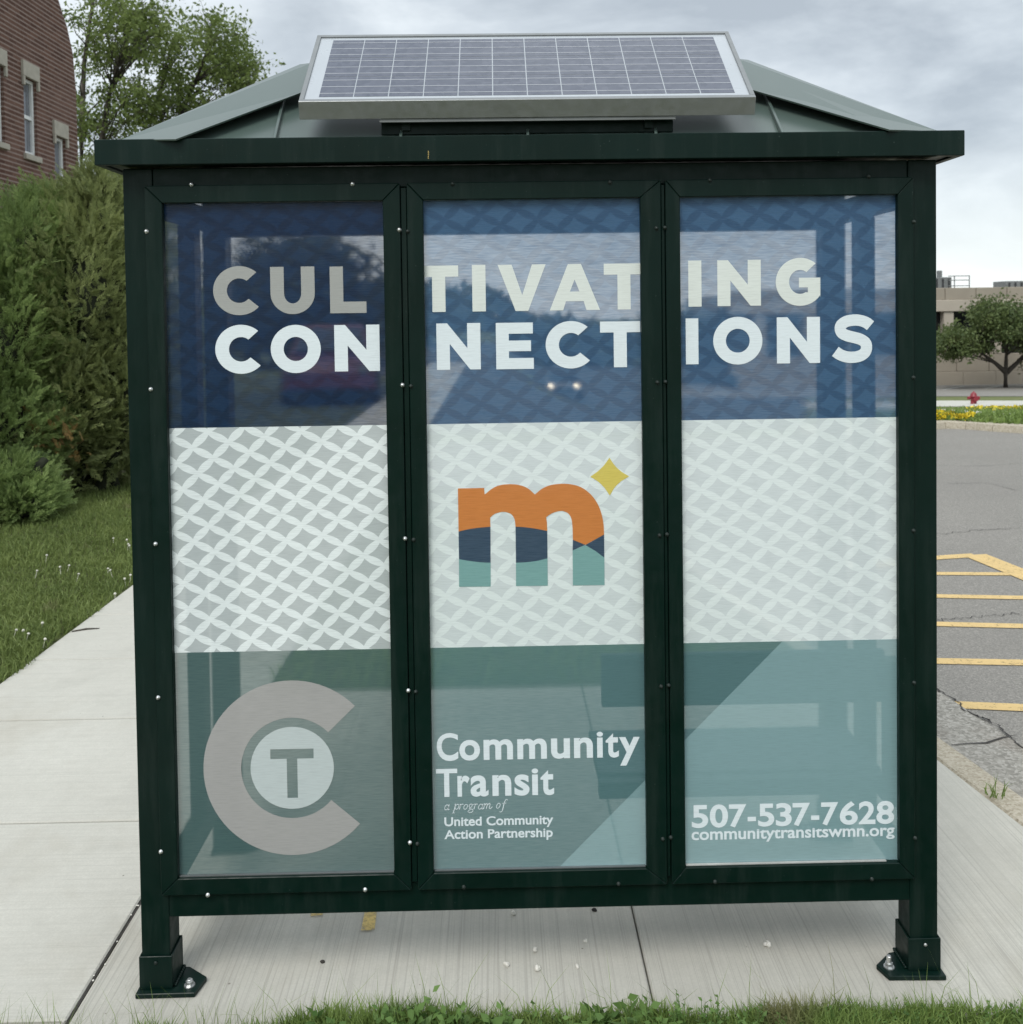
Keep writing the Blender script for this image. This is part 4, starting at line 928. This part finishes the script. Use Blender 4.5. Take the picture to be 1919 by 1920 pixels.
def cedar(name, base, lobes, nsp, label, mat, seed, brown=None, size=(0.085, 0.20)):
    rng = np.random.default_rng(seed); np.random.seed(seed)
    t = thing(name, base, label, 'shrub', 'evergreen shrubs beside the lawn')
    P = []; Dn = []; vol = np.array([l[3]*l[4]*l[5] for l in lobes]); vol = vol**(2/3)/np.sum(vol**(2/3))
    C = np.array([l[:3] for l in lobes]); R_ = np.array([l[3:6] for l in lobes])
    for (cx, cy, cz, rx, ry, rz), w in zip(lobes, vol):
        n = int(nsp*w); u = rng.normal(size=(n, 3)); u /= np.linalg.norm(u, axis=1, keepdims=True)
        # uneven surface: plume bumps
        bump = np.array([mnoise.noise(Vector(a*2.6)+Vector((cx, cy, cz))) for a in u])
        r = rng.uniform(0.5, 1.06, n)**0.6*(1+0.34*bump)
        p = np.array([cx, cy, cz])+u*np.array([rx, ry, rz])*r[:, None]
        ins = np.zeros(n, bool)
        for c2, r2 in zip(C, R_):
            ins |= (((p-c2)/r2)**2).sum(1) < 0.36
        p, u = p[~ins], u[~ins]; m = p[:, 2] > base[2]+0.03; p, u = p[m], u[m]
        P.append(p); dd = u*np.array([1, 1, .55])+np.array([0, 0, 0.55])+rng.normal(size=u.shape)*0.38; Dn.append(dd)
    P = np.concatenate(P); Dn = np.concatenate(Dn); sz = rng.uniform(*size, len(P))
    quads_mesh('foliage', sprays(rng, P, Dn, sz), 4, mat, t)
    b = MB()  # lumpy dark core added to block light inside the shrub, then stems
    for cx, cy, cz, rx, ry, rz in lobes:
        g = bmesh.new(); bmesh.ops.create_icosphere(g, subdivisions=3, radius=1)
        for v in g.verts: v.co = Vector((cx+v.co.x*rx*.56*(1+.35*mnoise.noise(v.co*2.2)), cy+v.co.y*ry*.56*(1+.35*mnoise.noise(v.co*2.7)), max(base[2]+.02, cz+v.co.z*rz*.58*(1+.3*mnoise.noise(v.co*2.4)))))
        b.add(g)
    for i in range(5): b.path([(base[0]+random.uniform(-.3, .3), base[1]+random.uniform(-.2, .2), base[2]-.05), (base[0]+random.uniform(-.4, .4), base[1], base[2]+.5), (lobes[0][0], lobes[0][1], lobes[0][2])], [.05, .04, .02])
    b.build('shade_core_and_stems', M_CORE, t, True)
    if brown is not None:
        n = 42; p = np.array(brown)+rng.normal(size=(n, 3))*np.array([.13, .08, .11]); quads_mesh('browned_sprays', sprays(rng, p, rng.normal(size=(n, 3))*.4+np.array([.3, -.8, .2]), rng.uniform(.1, .2, n)), 4, M_RUST, t)
    return t
def at(px, py, Y): p = PY(px, py, Y); return (p.x, p.y, p.z)
sc = lambda pxs, Y: pxs*(Y+2.28)/FPX
def lobe(px, py, Y, rpx, rpy, ry): p = at(px, py, Y); return (*p, sc(rpx, Y), ry, sc(rpy, Y))
random.seed(21)
g0 = (at(170, 930, 6.7)[0], 6.9, -0.02)
cedar('evergreen_shrub', g0, [lobe(165, 580, 7.0, 100, 215, .8), lobe(190, 450, 7.2, 65, 120, .6), lobe(130, 760, 6.9, 115, 160, .8), lobe(235, 720, 7.2, 80, 200, .7), lobe(300, 650, 7.6, 90, 240, .7), lobe(205, 365, 7.4, 40, 55, .5), lobe(112, 430, 7.2, 45, 65, .5)], 19000, 'tallest dark evergreen shrub with a browned patch, right against the shelter', M_CEDAR, 3, at(112, 820, 6.15))
g1 = (at(20, 940, 6.3)[0], 6.4, -0.02)
cedar('evergreen_shrub', g1, [lobe(25, 660, 6.5, 95, 210, .8), lobe(62, 490, 6.7, 65, 110, .6), lobe(-60, 600, 6.6, 85, 190, .8), lobe(15, 800, 6.3, 105, 115, .7), lobe(92, 400, 7.0, 32, 45, .4)], 16000, 'tall bright green evergreen shrub at the far left below the brick wall', M_CEDAR2, 5)
g2 = (at(15, 975, 5.6)[0], 5.65, -0.02)
cedar('evergreen_shrub', g2, [lobe(0, 925, 5.7, 78, 62, .42), lobe(50, 945, 5.6, 45, 42, .3), lobe(-80, 900, 5.8, 80, 80, .5)], 5200, 'low spreading evergreen shrub with fan-like sprays in front of the taller ones', M_CEDAR2, 8, None, (0.10, 0.21))

def tree(name, base, trunks, clumps, nleaf, leafsize, mat, label, seed, spread=1.0, tr=0.16, group=None):
    rng = np.random.default_rng(seed); np.random.seed(seed); random.seed(seed)
    t = thing(name, base, label, 'tree', group); b = MB(); base = Vector(base)
    tops = []
    for pts in trunks:
        pts = [Vector(p) for p in pts]; n = len(pts); b.path([tuple(p) for p in pts], [tr*(1-0.8*i/(n-1)) for i in range(n)], 9); tops.append(pts)
    P = []; Dn = []
    for c in clumps:
        c_ = Vector(c[:3]); r = c[3]
        best = min(((p, q) for pts in tops for p, q in zip(pts, pts[1:])), key=lambda s: ((s[0]+s[1])/2-c_).length+max(0, ((s[0]+s[1])/2).z-c_.z+0.3)*3)
        a = best[0].lerp(best[1], random.random()*0.6); mid = a.lerp(c_, .5)+Vector((random.uniform(-.15, .15), random.uniform(-.15, .15), random.uniform(-.05, .25)))*spread
        r0 = tr*0.20; b.path([tuple(a), tuple(mid), tuple(c_)], [r0, r0*.6, r0*.25], 6)
        for k in range(5):
            e_ = c_+Vector(rng.normal(size=3)*r*.75); b.path([tuple(mid.lerp(c_, random.uniform(.4, 1))), tuple(c_.lerp(e_, .5)+Vector((0, 0, .04))), tuple(e_)], [r0*.3, r0*.2, r0*.08], 5)
        n = int(nleaf*(r/0.7)**2*rng.uniform(.6, 1.3)); g = rng.normal(size=(n, 3))*np.array([.55, .55, .42])*r
        sub = rng.normal(size=(max(4, n//22), 3))*np.array([.55, .55, .42])*r; g = sub[rng.integers(0, len(sub), n)]+rng.normal(size=(n, 3))*0.2*r**.5*(leafsize/.12)**.5
        P.append(np.array(c_)+g); Dn.append(rng.normal(size=(n, 3))+np.array([0, 0, -.35]))
    b.build('trunk', M_BARK, t, True)
    P = np.concatenate(P); Dn = np.concatenate(Dn); L = rng.uniform(.7, 1.35, len(P))*leafsize
    quads_mesh('crown', leaves(P, Dn, L, L*rng.uniform(.4, .6, len(P))), 4, mat, t); return t
def clumps_px(seed, Y, specs, depth, r):
    rng = np.random.default_rng(seed); out = []
    for cx, cy, rx, ry, n in specs:
        for _ in range(n):
            a = rng.uniform(0, 2*math.pi); q = rng.uniform(0, 1)**.5; y = Y+rng.uniform(-depth, depth); p = PY(cx+rx*q*math.cos(a), cy+ry*q*math.sin(a), y); out.append((p.x, p.y, p.z, rng.uniform(*r)))
    return out
TY = 22.0
bA = at(165, 600, TY); bA = (bA[0], TY, -0.03)
tree('tall_tree', bA, [[bA, at(152, 400, TY), at(153, 250, TY), at(158, 120, TY), at(175, 0, TY), at(185, -60, TY)], [bA, at(178, 420, TY), at(188, 290, TY), at(205, 180, TY), at(235, 80, TY), at(255, 20, TY)]],
     clumps_px(11, TY, [(215, 30, 90, 55, 26), (175, 95, 50, 50, 8), (235, 120, 65, 70, 13), (200, 215, 60, 50, 10), (255, 60, 45, 50, 8), (170, 270, 40, 40, 6)], 1.6, (.30, .58)), 300, .118, M_LEAF, 'tall airy tree with two slim trunks rising next to the brick wall', 31, 1.0, .105)
bB = at(320, 600, TY+2); bB = (bB[0], TY+2, -0.03)
tree('tall_tree', bB, [[bB, at(318, 400, TY+2), at(330, 280, TY+2), at(350, 190, TY+2), at(385, 110, TY+2), at(410, 60, TY+2)], [at(318, 400, TY+2), at(305, 260, TY+2), at(300, 170, TY+2), at(320, 90, TY+2)]],
     clumps_px(13, TY+2, [(400, 90, 55, 50, 17), (335, 105, 45, 50, 11), (440, 125, 48, 45, 12), (370, 180, 75, 45, 16), (300, 220, 50, 55, 11), (460, 155, 30, 20, 4), (250, 220, 40, 50, 7)], 1.6, (.32, .60)), 300, .122, M_LEAF, 'rounder leafy tree whose crown meets the left slope of the shelter roof', 37, 1.0, .11)
RYt = 50.0
bR = at(1886, 729, RYt); bR = (bR[0], RYt, terrain(bR[0], RYt)-.05); zt = lambda x, y: at(x, y, RYt)
tree('spreading_tree', bR, [[bR, zt(1886, 700), zt(1887, 670), zt(1890, 630), zt(1895, 600)], [zt(1886, 698), zt(1868, 682), zt(1845, 665), zt(1815, 650)], [zt(1888, 698), zt(1908, 680), zt(1925, 660), zt(1950, 640)]],
     clumps_px(17, RYt, [(1890, 608, 60, 24, 34), (1795, 645, 36, 10, 12), (1835, 634, 62, 15, 22), (1950, 612, 70, 30, 36), (1965, 642, 50, 18, 20), (1870, 583, 35, 10, 8), (1775, 652, 15, 12, 6)], 2.2, (.40, .66)), 460, .18, M_LEAFD, 'small dark spreading tree with a forked trunk in front of the tan building', 41, 1.0, .15)
# trees seen through the printed film
for i, (px, Y, specs, lab) in enumerate((
    (560, 30, [(560, 520, 95, 60, 26), (490, 590, 60, 60, 14), (650, 590, 80, 60, 18)], 'leafy tree seen through the navy film of the left panel'),
    (760, 48, [(740, 585, 70, 35, 16), (830, 595, 50, 25, 10)], 'bushy distant tree seen through the film beside the left mullion'),
    (1330, 62, [(1300, 610, 90, 25, 16), (1420, 600, 80, 28, 16)], 'wide distant tree seen through the film of the right panel'))):
    bs = at(px, 640, Y); bs = (bs[0], Y, terrain(bs[0], Y)-.03)
    tree('street_tree', bs, [[bs, at(px, 620, Y), at(px+5, 580, Y), at(px, 540 if i == 0 else 590, Y)]], clumps_px(50+i, Y, specs, 1.8, (.8, 1.3)), 90, .30, M_FARLEAF, lab, 60+i, 1.0, .22)
rng = np.random.default_rng(5); np.random.seed(5)
n = 16000; xs = rng.uniform(-70, 90, n); ys = rng.uniform(84, 90, n); hh = 2.4+1.6*np.array([mnoise.noise(Vector((x*.13, 0, 3))) for x in xs]); zs = np.array([terrain(x, y) for x, y in zip(xs, ys)])+rng.uniform(0, 1, n)*(hh+1.6)
stuff(quads_mesh('distant_trees', leaves(np.stack([xs, ys, zs], 1), rng.normal(size=(n, 3)), rng.uniform(.7, 1.5, n), rng.uniform(.5, .9, n)), 4, M_FARLEAF), 'far belt of dark trees along the horizon behind the road', 'trees')

# ---- grass
def blades(rng, xy, z, h, w, lean):
    n = len(xy); a = rng.uniform(0, 2*math.pi, n); lx, ly = np.cos(a)*lean*h, np.sin(a)*lean*h; b_ = rng.uniform(0, 2*math.pi, n); wx, wy = np.cos(b_)*w/2, np.sin(b_)*w/2
    B = np.stack([xy[:, 0], xy[:, 1], z], 1); up = np.stack([lx*.35, ly*.35, h*.6], 1); tp = np.stack([lx, ly, h*np.sqrt(np.clip(1-lean**2*.5, .2, 1))], 1); wv = np.stack([wx, wy, np.zeros(n)], 1)
    q1 = np.stack([B-wv, B+wv, B+up+wv*.8, B+up-wv*.8], 1); q2 = np.stack([B+up-wv*.8, B+up+wv*.8, B+tp+wv*.08, B+tp-wv*.08], 1)
    return np.concatenate([q1, q2])
rng = np.random.default_rng(2)
n = 100000; x = rng.uniform(-1.25, 1.65, n); y = -0.126-rng.uniform(0, 1, n)**1.6*0.36
dens = np.array([mnoise.noise(Vector((a*3.2, b_*3, 1))) for a, b_ in zip(x, y)])
edge = np.array([0.02*mnoise.noise(Vector((a*7, 4, 1)))+(0.035 if a < -.85 else 0) for a in x]); y = y-edge
ok = rng.uniform(-0.75, 0.5, n) < dens+0.1*(x > -.2); x, y, dens = x[ok], y[ok], dens[ok]; n = len(x)
h = rng.uniform(.028, .072, n)*(1+.5*dens)*np.where(x < -.5, .8, 1.0)
tl = rng.uniform(size=n) < .012; h[tl] = rng.uniform(.09, .16, tl.sum())
fg = blades(rng, np.stack([x, y], 1), np.full(n, -.02), h, np.where(tl, .0016, rng.uniform(.002, .005, n)), rng.uniform(.1, .9, n))
n = 45000; x = rng.uniform(-1.0, 2.3, n); y = rng.uniform(-2.9, -.45, n); ok = x < xk(y)-.01; x, y = x[ok], y[ok]
fg = np.concatenate([fg, blades(rng, np.stack([x, y], 1), np.full(len(x), -.02), rng.uniform(.03, .07, len(x)), rng.uniform(.003, .006, len(x)), rng.uniform(.2, 1, len(x)))])
n = 420; x = rng.uniform(-1.2, -.5, n); y = rng.uniform(-.32, -.13, n); fg2 = blades(rng, np.stack([x, y], 1), np.full(n, -.02), rng.uniform(.07, .15, n), rng.uniform(.001, .002, n), rng.uniform(.1, .7, n))
stuff(quads_mesh('grass', np.concatenate([fg, fg2]), 4, M_GRASS), 'fringe of green grass in front of the shelter along the pad edge', 'grass')
# broad-leaved weeds
W_v = []
def weed(x, y, h, nl, ls, rng):
    for i in range(nl):
        t = (i+.5)/nl; a = i*2.4+rng.uniform(-.4, .4); c = np.array([[x+.006*math.sin(i), y, -.02+h*t]])
        d = np.array([[math.cos(a), math.sin(a), rng.uniform(.1, .8)]]); L = ls*(1.25-.7*t)*rng.uniform(.8, 1.2); W_v.append(leaves(c, d, np.array([L]), np.array([L*rng.uniform(.45, .65)])))
    W_v.append(np.array([[[x-.001, y, -.02], [x+.001, y, -.02], [x+.0006, y, -.02+h], [x-.0006, y, -.02+h]]]))
for cx, wd, n, hh, ls in ((-.33, .08, 10, .07, .035), (-.16, .12, 26, .085, .04), (.0, .08, 14, .075, .045), (.26, .08, 18, .075, .05), (.42, .10, 30, .085, .022), (.58, .1, 22, .06, .02), (.85, .15, 30, .06, .016), (1.15, .15, 26, .05, .016), (-.6, .1, 12, .05, .025), (.1, .3, 26, .05, .03)):
    for _ in range(n): weed(cx+rng.normal()*wd*.6, -.15-abs(rng.normal())*.06, hh*rng.uniform(.7, 1.5), int(rng.integers(6, 12)), ls*rng.uniform(.7, 1.2), rng)
stuff(quads_mesh('weeds', np.concatenate(W_v), 4, M_WEED), 'patches of broad-leaved weeds growing in the near grass', 'weeds')
# lawn left
n = 60000; u = rng.uniform(0, 1, n); y = 1.2+6.3*rng.uniform(0, 1, n)**1.15; x = -2.262-rng.uniform(0, 1, n)*np.clip((y+2.6)*.30, .2, 3.2)
x = x+0.045*np.array([mnoise.noise(Vector((0, b_*2.5, 0))) for b_ in y])*(x > -2.4)
h = rng.uniform(.03, .075, n)*(1+.5*np.array([mnoise.noise(Vector((a*1.5, b_*1.5, 2))) for a, b_ in zip(x, y)]))
stuff(quads_mesh('grass', blades(rng, np.stack([x, y], 1), np.full(n, -.012), h, rng.uniform(.004, .008, n), rng.uniform(.2, 1.1, n)), 4, M_GRASS2), 'rough lawn grass left of the sidewalk up to the shrubs', 'grass')
n = 9000; y = rng.uniform(1.9, 5.5, n); x = rng.uniform(-1.02, 1.05, n)
stuff(quads_mesh('grass', blades(rng, np.stack([x, y], 1), np.full(n, -.01), rng.uniform(.04, .10, n), rng.uniform(.006, .012, n), rng.uniform(.2, .9, n)), 4, M_GRASS), 'green verge grass behind the shelter pad, seen through the film', 'grass')
n = 16000; pr = [T(rng.uniform(1600, 2150), rng.uniform(765, 799)) for _ in range(n//4)]
P = np.array([p[:] for p in pr]); stuff(quads_mesh('grass', blades(rng, P[:, :2], P[:, 2], rng.uniform(.05, .12, len(P)), rng.uniform(.02, .035, len(P)), rng.uniform(.2, .9, len(P))), 4, M_GRASS), 'grass of the far verge beyond the kerb and road', 'grass')

# clover heads in the lawn
b = MB()
g = bmesh.new(); bmesh.ops.create_icosphere(g, subdivisions=2, radius=.0075)
for v_ in g.verts: v_.co *= 1+.25*mnoise.noise(v_.co*300)
b.add(g); b.tube((0, 0, -.06), (0, 0, -.008), .0016, .0014, 5)
cl0 = b.build('clover_flower', M_CLOVER)
for i, (px, py) in enumerate(((113, 1063), (130, 1060), (203, 1066), (207, 1069), (88, 1041), (238, 1012), (243, 1023), (241, 1020), (245, 1078), (234, 1085), (216, 1113), (80, 1168), (44, 1182), (54, 1188), (85, 1198), (31, 1181), (70, 1070), (213, 1009), (148, 1076))):
    o = cl0 if i == 0 else cl0.copy()
    if i: COL.objects.link(o)
    p = G(px, py, .05); o.location = p; o.rotation_euler = (random.uniform(-.3, .3), random.uniform(-.3, .3), random.uniform(0, 6)); o.scale = (1, 1, random.uniform(.7, 1))
    tag(o, 'white clover flower head in the rough lawn left of the sidewalk', 'flower', 'clover flowers in the lawn')
# far yellow flowers
def flowers(px0, px1, py0, py1, n, label):
    C = []; Gn = []
    for _ in range(n):
        u = rng.uniform(); p = T(px0+(px1-px0)*u, py0+(py1-py0)*u+rng.normal()*1.2); p.y = max(p.y, kerb_y(p.x)+0.24+rng.uniform(0, .1)); p.z = terrain(p.x, p.y); C.append((p.x, p.y, p.z+rng.uniform(.02, .085))); Gn.append((p.x, p.y, p.z+rng.uniform(0, .05)))
    t = thing('flower_patch', T((px0+px1)/2, (py0+py1)/2), label, 'flowers', 'yellow flowers along the far kerb')
    C = np.array(C); Gn = np.array(Gn); k = len(C)
    quads_mesh('blossoms', leaves(C, rng.normal(size=(k, 3))+np.array([0, -.3, .3]), rng.uniform(.04, .075, k), rng.uniform(.04, .07, k)), 4, M_FLOWER, t)
    quads_mesh('leaves', leaves(Gn, rng.normal(size=(k, 3))*.6+np.array([0, 0, 1]), rng.uniform(.04, .09, k), rng.uniform(.015, .03, k)), 4, M_WEED, t)
flowers(1750, 1789, 793, 786, 260, 'mound of yellow flowers at the kerb corner nearest the shelter post')
flowers(1796, 1824, 794, 787, 190, 'smaller slanting clump of yellow flowers on the kerb, right of the mound')
flowers(1738, 1768, 783, 781, 200, 'small yellow clump half hidden behind the shelter post above the kerb')
flowers(1814, 2000, 769, 767, 500, 'long low row of yellow flowers in front of the red hydrant')

# tuft in the kerb joint
tp = G(1866, 1492); TV = []
rng = np.random.default_rng(77); k = 16
tuft = blades(rng, np.stack([tp.x+rng.normal(size=k)*.012, tp.y+rng.normal(size=k)*.012], 1), np.full(k, -.004), rng.uniform(.03, .09, k), rng.uniform(.003, .006, k), rng.uniform(.1, .8, k))
tag(quads_mesh('grass_tuft', tuft, 4, M_GRASS), 'single grass tuft sprouting from the kerb joint right of the shelter', 'weed')
# fluff and grit on the pad
random.seed(12)
for (px, py, s_, lab) in ((1003, 1781, .011, 'scrap of white seed fluff on the pad, midway between rail and grass'), (948, 1807, .010, 'pale round fluff ball on the pad, left of the nearest pair'), (1012, 1815, .012, 'pale lumpy fluff nearest to the grass on the pad'), (1082, 1811, .008, 'small grey fluff on the pad, right of the lumpy one'), (964, 1711, .013, 'white fluff scrap just below the bottom rail'), (1097, 1763, .007, 'tiny white fluff with a dark stalk on the pad'), (1440, 1770, .012, 'round white fluff ball alone on the pad right of the joint')):
    s_ *= .8; p = G(px, py, s_*.5); b = MB()
    for k in range(4):
        g = bmesh.new(); bmesh.ops.create_icosphere(g, subdivisions=2, radius=s_*random.uniform(.4, .75)); o_ = Vector((random.uniform(-1, 1)*s_*.7, random.uniform(-1, 1)*s_*.5, random.uniform(-.2, .2)*s_))
        for v_ in g.verts: v_.co = v_.co*(1+.5*mnoise.noise(v_.co*260+o_*99))+o_+p
        b.add(g)
    tag(b.build('seed_fluff', M_FLUFF, None, True), lab, 'fluff', 'seed fluff on the concrete pad')
for (px, py, s_, lab) in ((605, 1803, .005, 'dark pebble on the pad left of the yellow paint mark'), (1115, 1706, .006, 'dark pebble under the bottom rail near the pad joint')):
    p = G(px, py, s_*.4); b = MB(); g = bmesh.new(); bmesh.ops.create_icosphere(g, subdivisions=2, radius=s_)
    for v_ in g.verts: v_.co = Vector((v_.co.x*1.3, v_.co.y, v_.co.z*.7))*(1+.4*mnoise.noise(v_.co*200))+p
    b.add(g); tag(b.build('pebble', M_CRACK, None, True), lab, 'pebble')
# twig on the sidewalk
a, c = G(135, 1184, .004), G(187, 1178, .004); b = MB(); b.path([tuple(a), tuple(a.lerp(c, .5)+Vector((0, .01, .002))), tuple(c)], [.004, .005, .002], 6); tag(b.build('twig', M_BARK, None, True), 'thin dark twig lying on the sidewalk beside the lawn', 'twig')

# ================================================================== cars seen through the film
def car(name, loc, rz, body_mat, label, lamps):
    t = thing(name, loc, label, 'car'); t.rotation_euler = (0, 0, rz)
    L = Vector(loc)
    def B(): return MB()
    def fin(b, nm, m, sm=False, parent=None):
        o = b.build(nm, m, None, sm); o.parent = parent or t; return o
    b = B()
    secs = [(-2.1, .35, .62, .78), (-2.0, .28, .80, .84), (-1.0, .25, .88, .88), (0.8, .25, .90, .88), (1.9, .28, .92, .86), (2.15, .35, .80, .80)]
    for (y0, a0, h0, w0), (y1, a1, h1, w1) in zip(secs, secs[1:]): b.hull([(-w0, y0, a0), (w0, y0, a0), (w0*.96, y0, h0), (-w0*.96, y0, h0)], [(-w1, y1, a1), (w1, y1, a1), (w1*.96, y1, h1), (-w1*.96, y1, h1)])
    b.hull([(-.80, -.75, .90), (.80, -.75, .90), (.80, 1.75, .92), (-.80, 1.75, .92)], [(-.60, -.05, 1.46), (.60, -.05, 1.46), (.60, 1.2, 1.46), (-.60, 1.2, 1.46)], .03)
    fin(b, 'body', body_mat)
    b = B(); b.hull([(-.70, -.70, .97), (.70, -.70, .97), (.57, -.16, 1.40), (-.57, -.16, 1.40)], [(-.70, -.72, .985), (.70, -.72, .985), (.57, -.18, 1.415), (-.57, -.18, 1.415)]); fin(b, 'windscreen', M_DKGLASS)
    b = B(); b.hull([(-.70, 1.70, .98), (.70, 1.70, .98), (.57, 1.28, 1.40), (-.57, 1.28, 1.40)], [(-.70, 1.73, .99), (.70, 1.73, .99), (.57, 1.31, 1.41), (-.57, 1.31, 1.41)]); fin(b, 'rear_window', M_DKGLASS)
    for x in (-.80, .80):
        for y in (-1.35, 1.35):
            b = B(); b.lathe((x, y, .32), [(.20, -.11), (.32, -.10), (.32, .10), (.20, .11)], 20, 'X'); w_ = fin(b, 'wheel', M_TYRE)
            b = B(); b.lathe((x, y, .32), [(.02, -.118), (.19, -.112), (.19, .112), (.02, .118)], 14, 'X'); fin(b, 'rim', M_ALU, False, w_)
    for x in (-.62, .62):
        b = B(); b.box(x-.10, x+.10, -2.13, -2.04, .60, .74, .02); fin(b, 'headlight', lamps)
    return t
p = PY(618, 745, 16.5)
car('parked_car', (p.x, 17.2, -0.012), rad(8), M_CARRED, 'dark red car parked beyond the verge, seen through the left panel film', M_GLASSD)
p = PY(1061, 720, 44); car('oncoming_car', (p.x, 46, terrain(p.x, 46)+.03), rad(-4), M_CARDK, 'dark car with lit headlights on the road seen through the middle panel', M_HEAD)
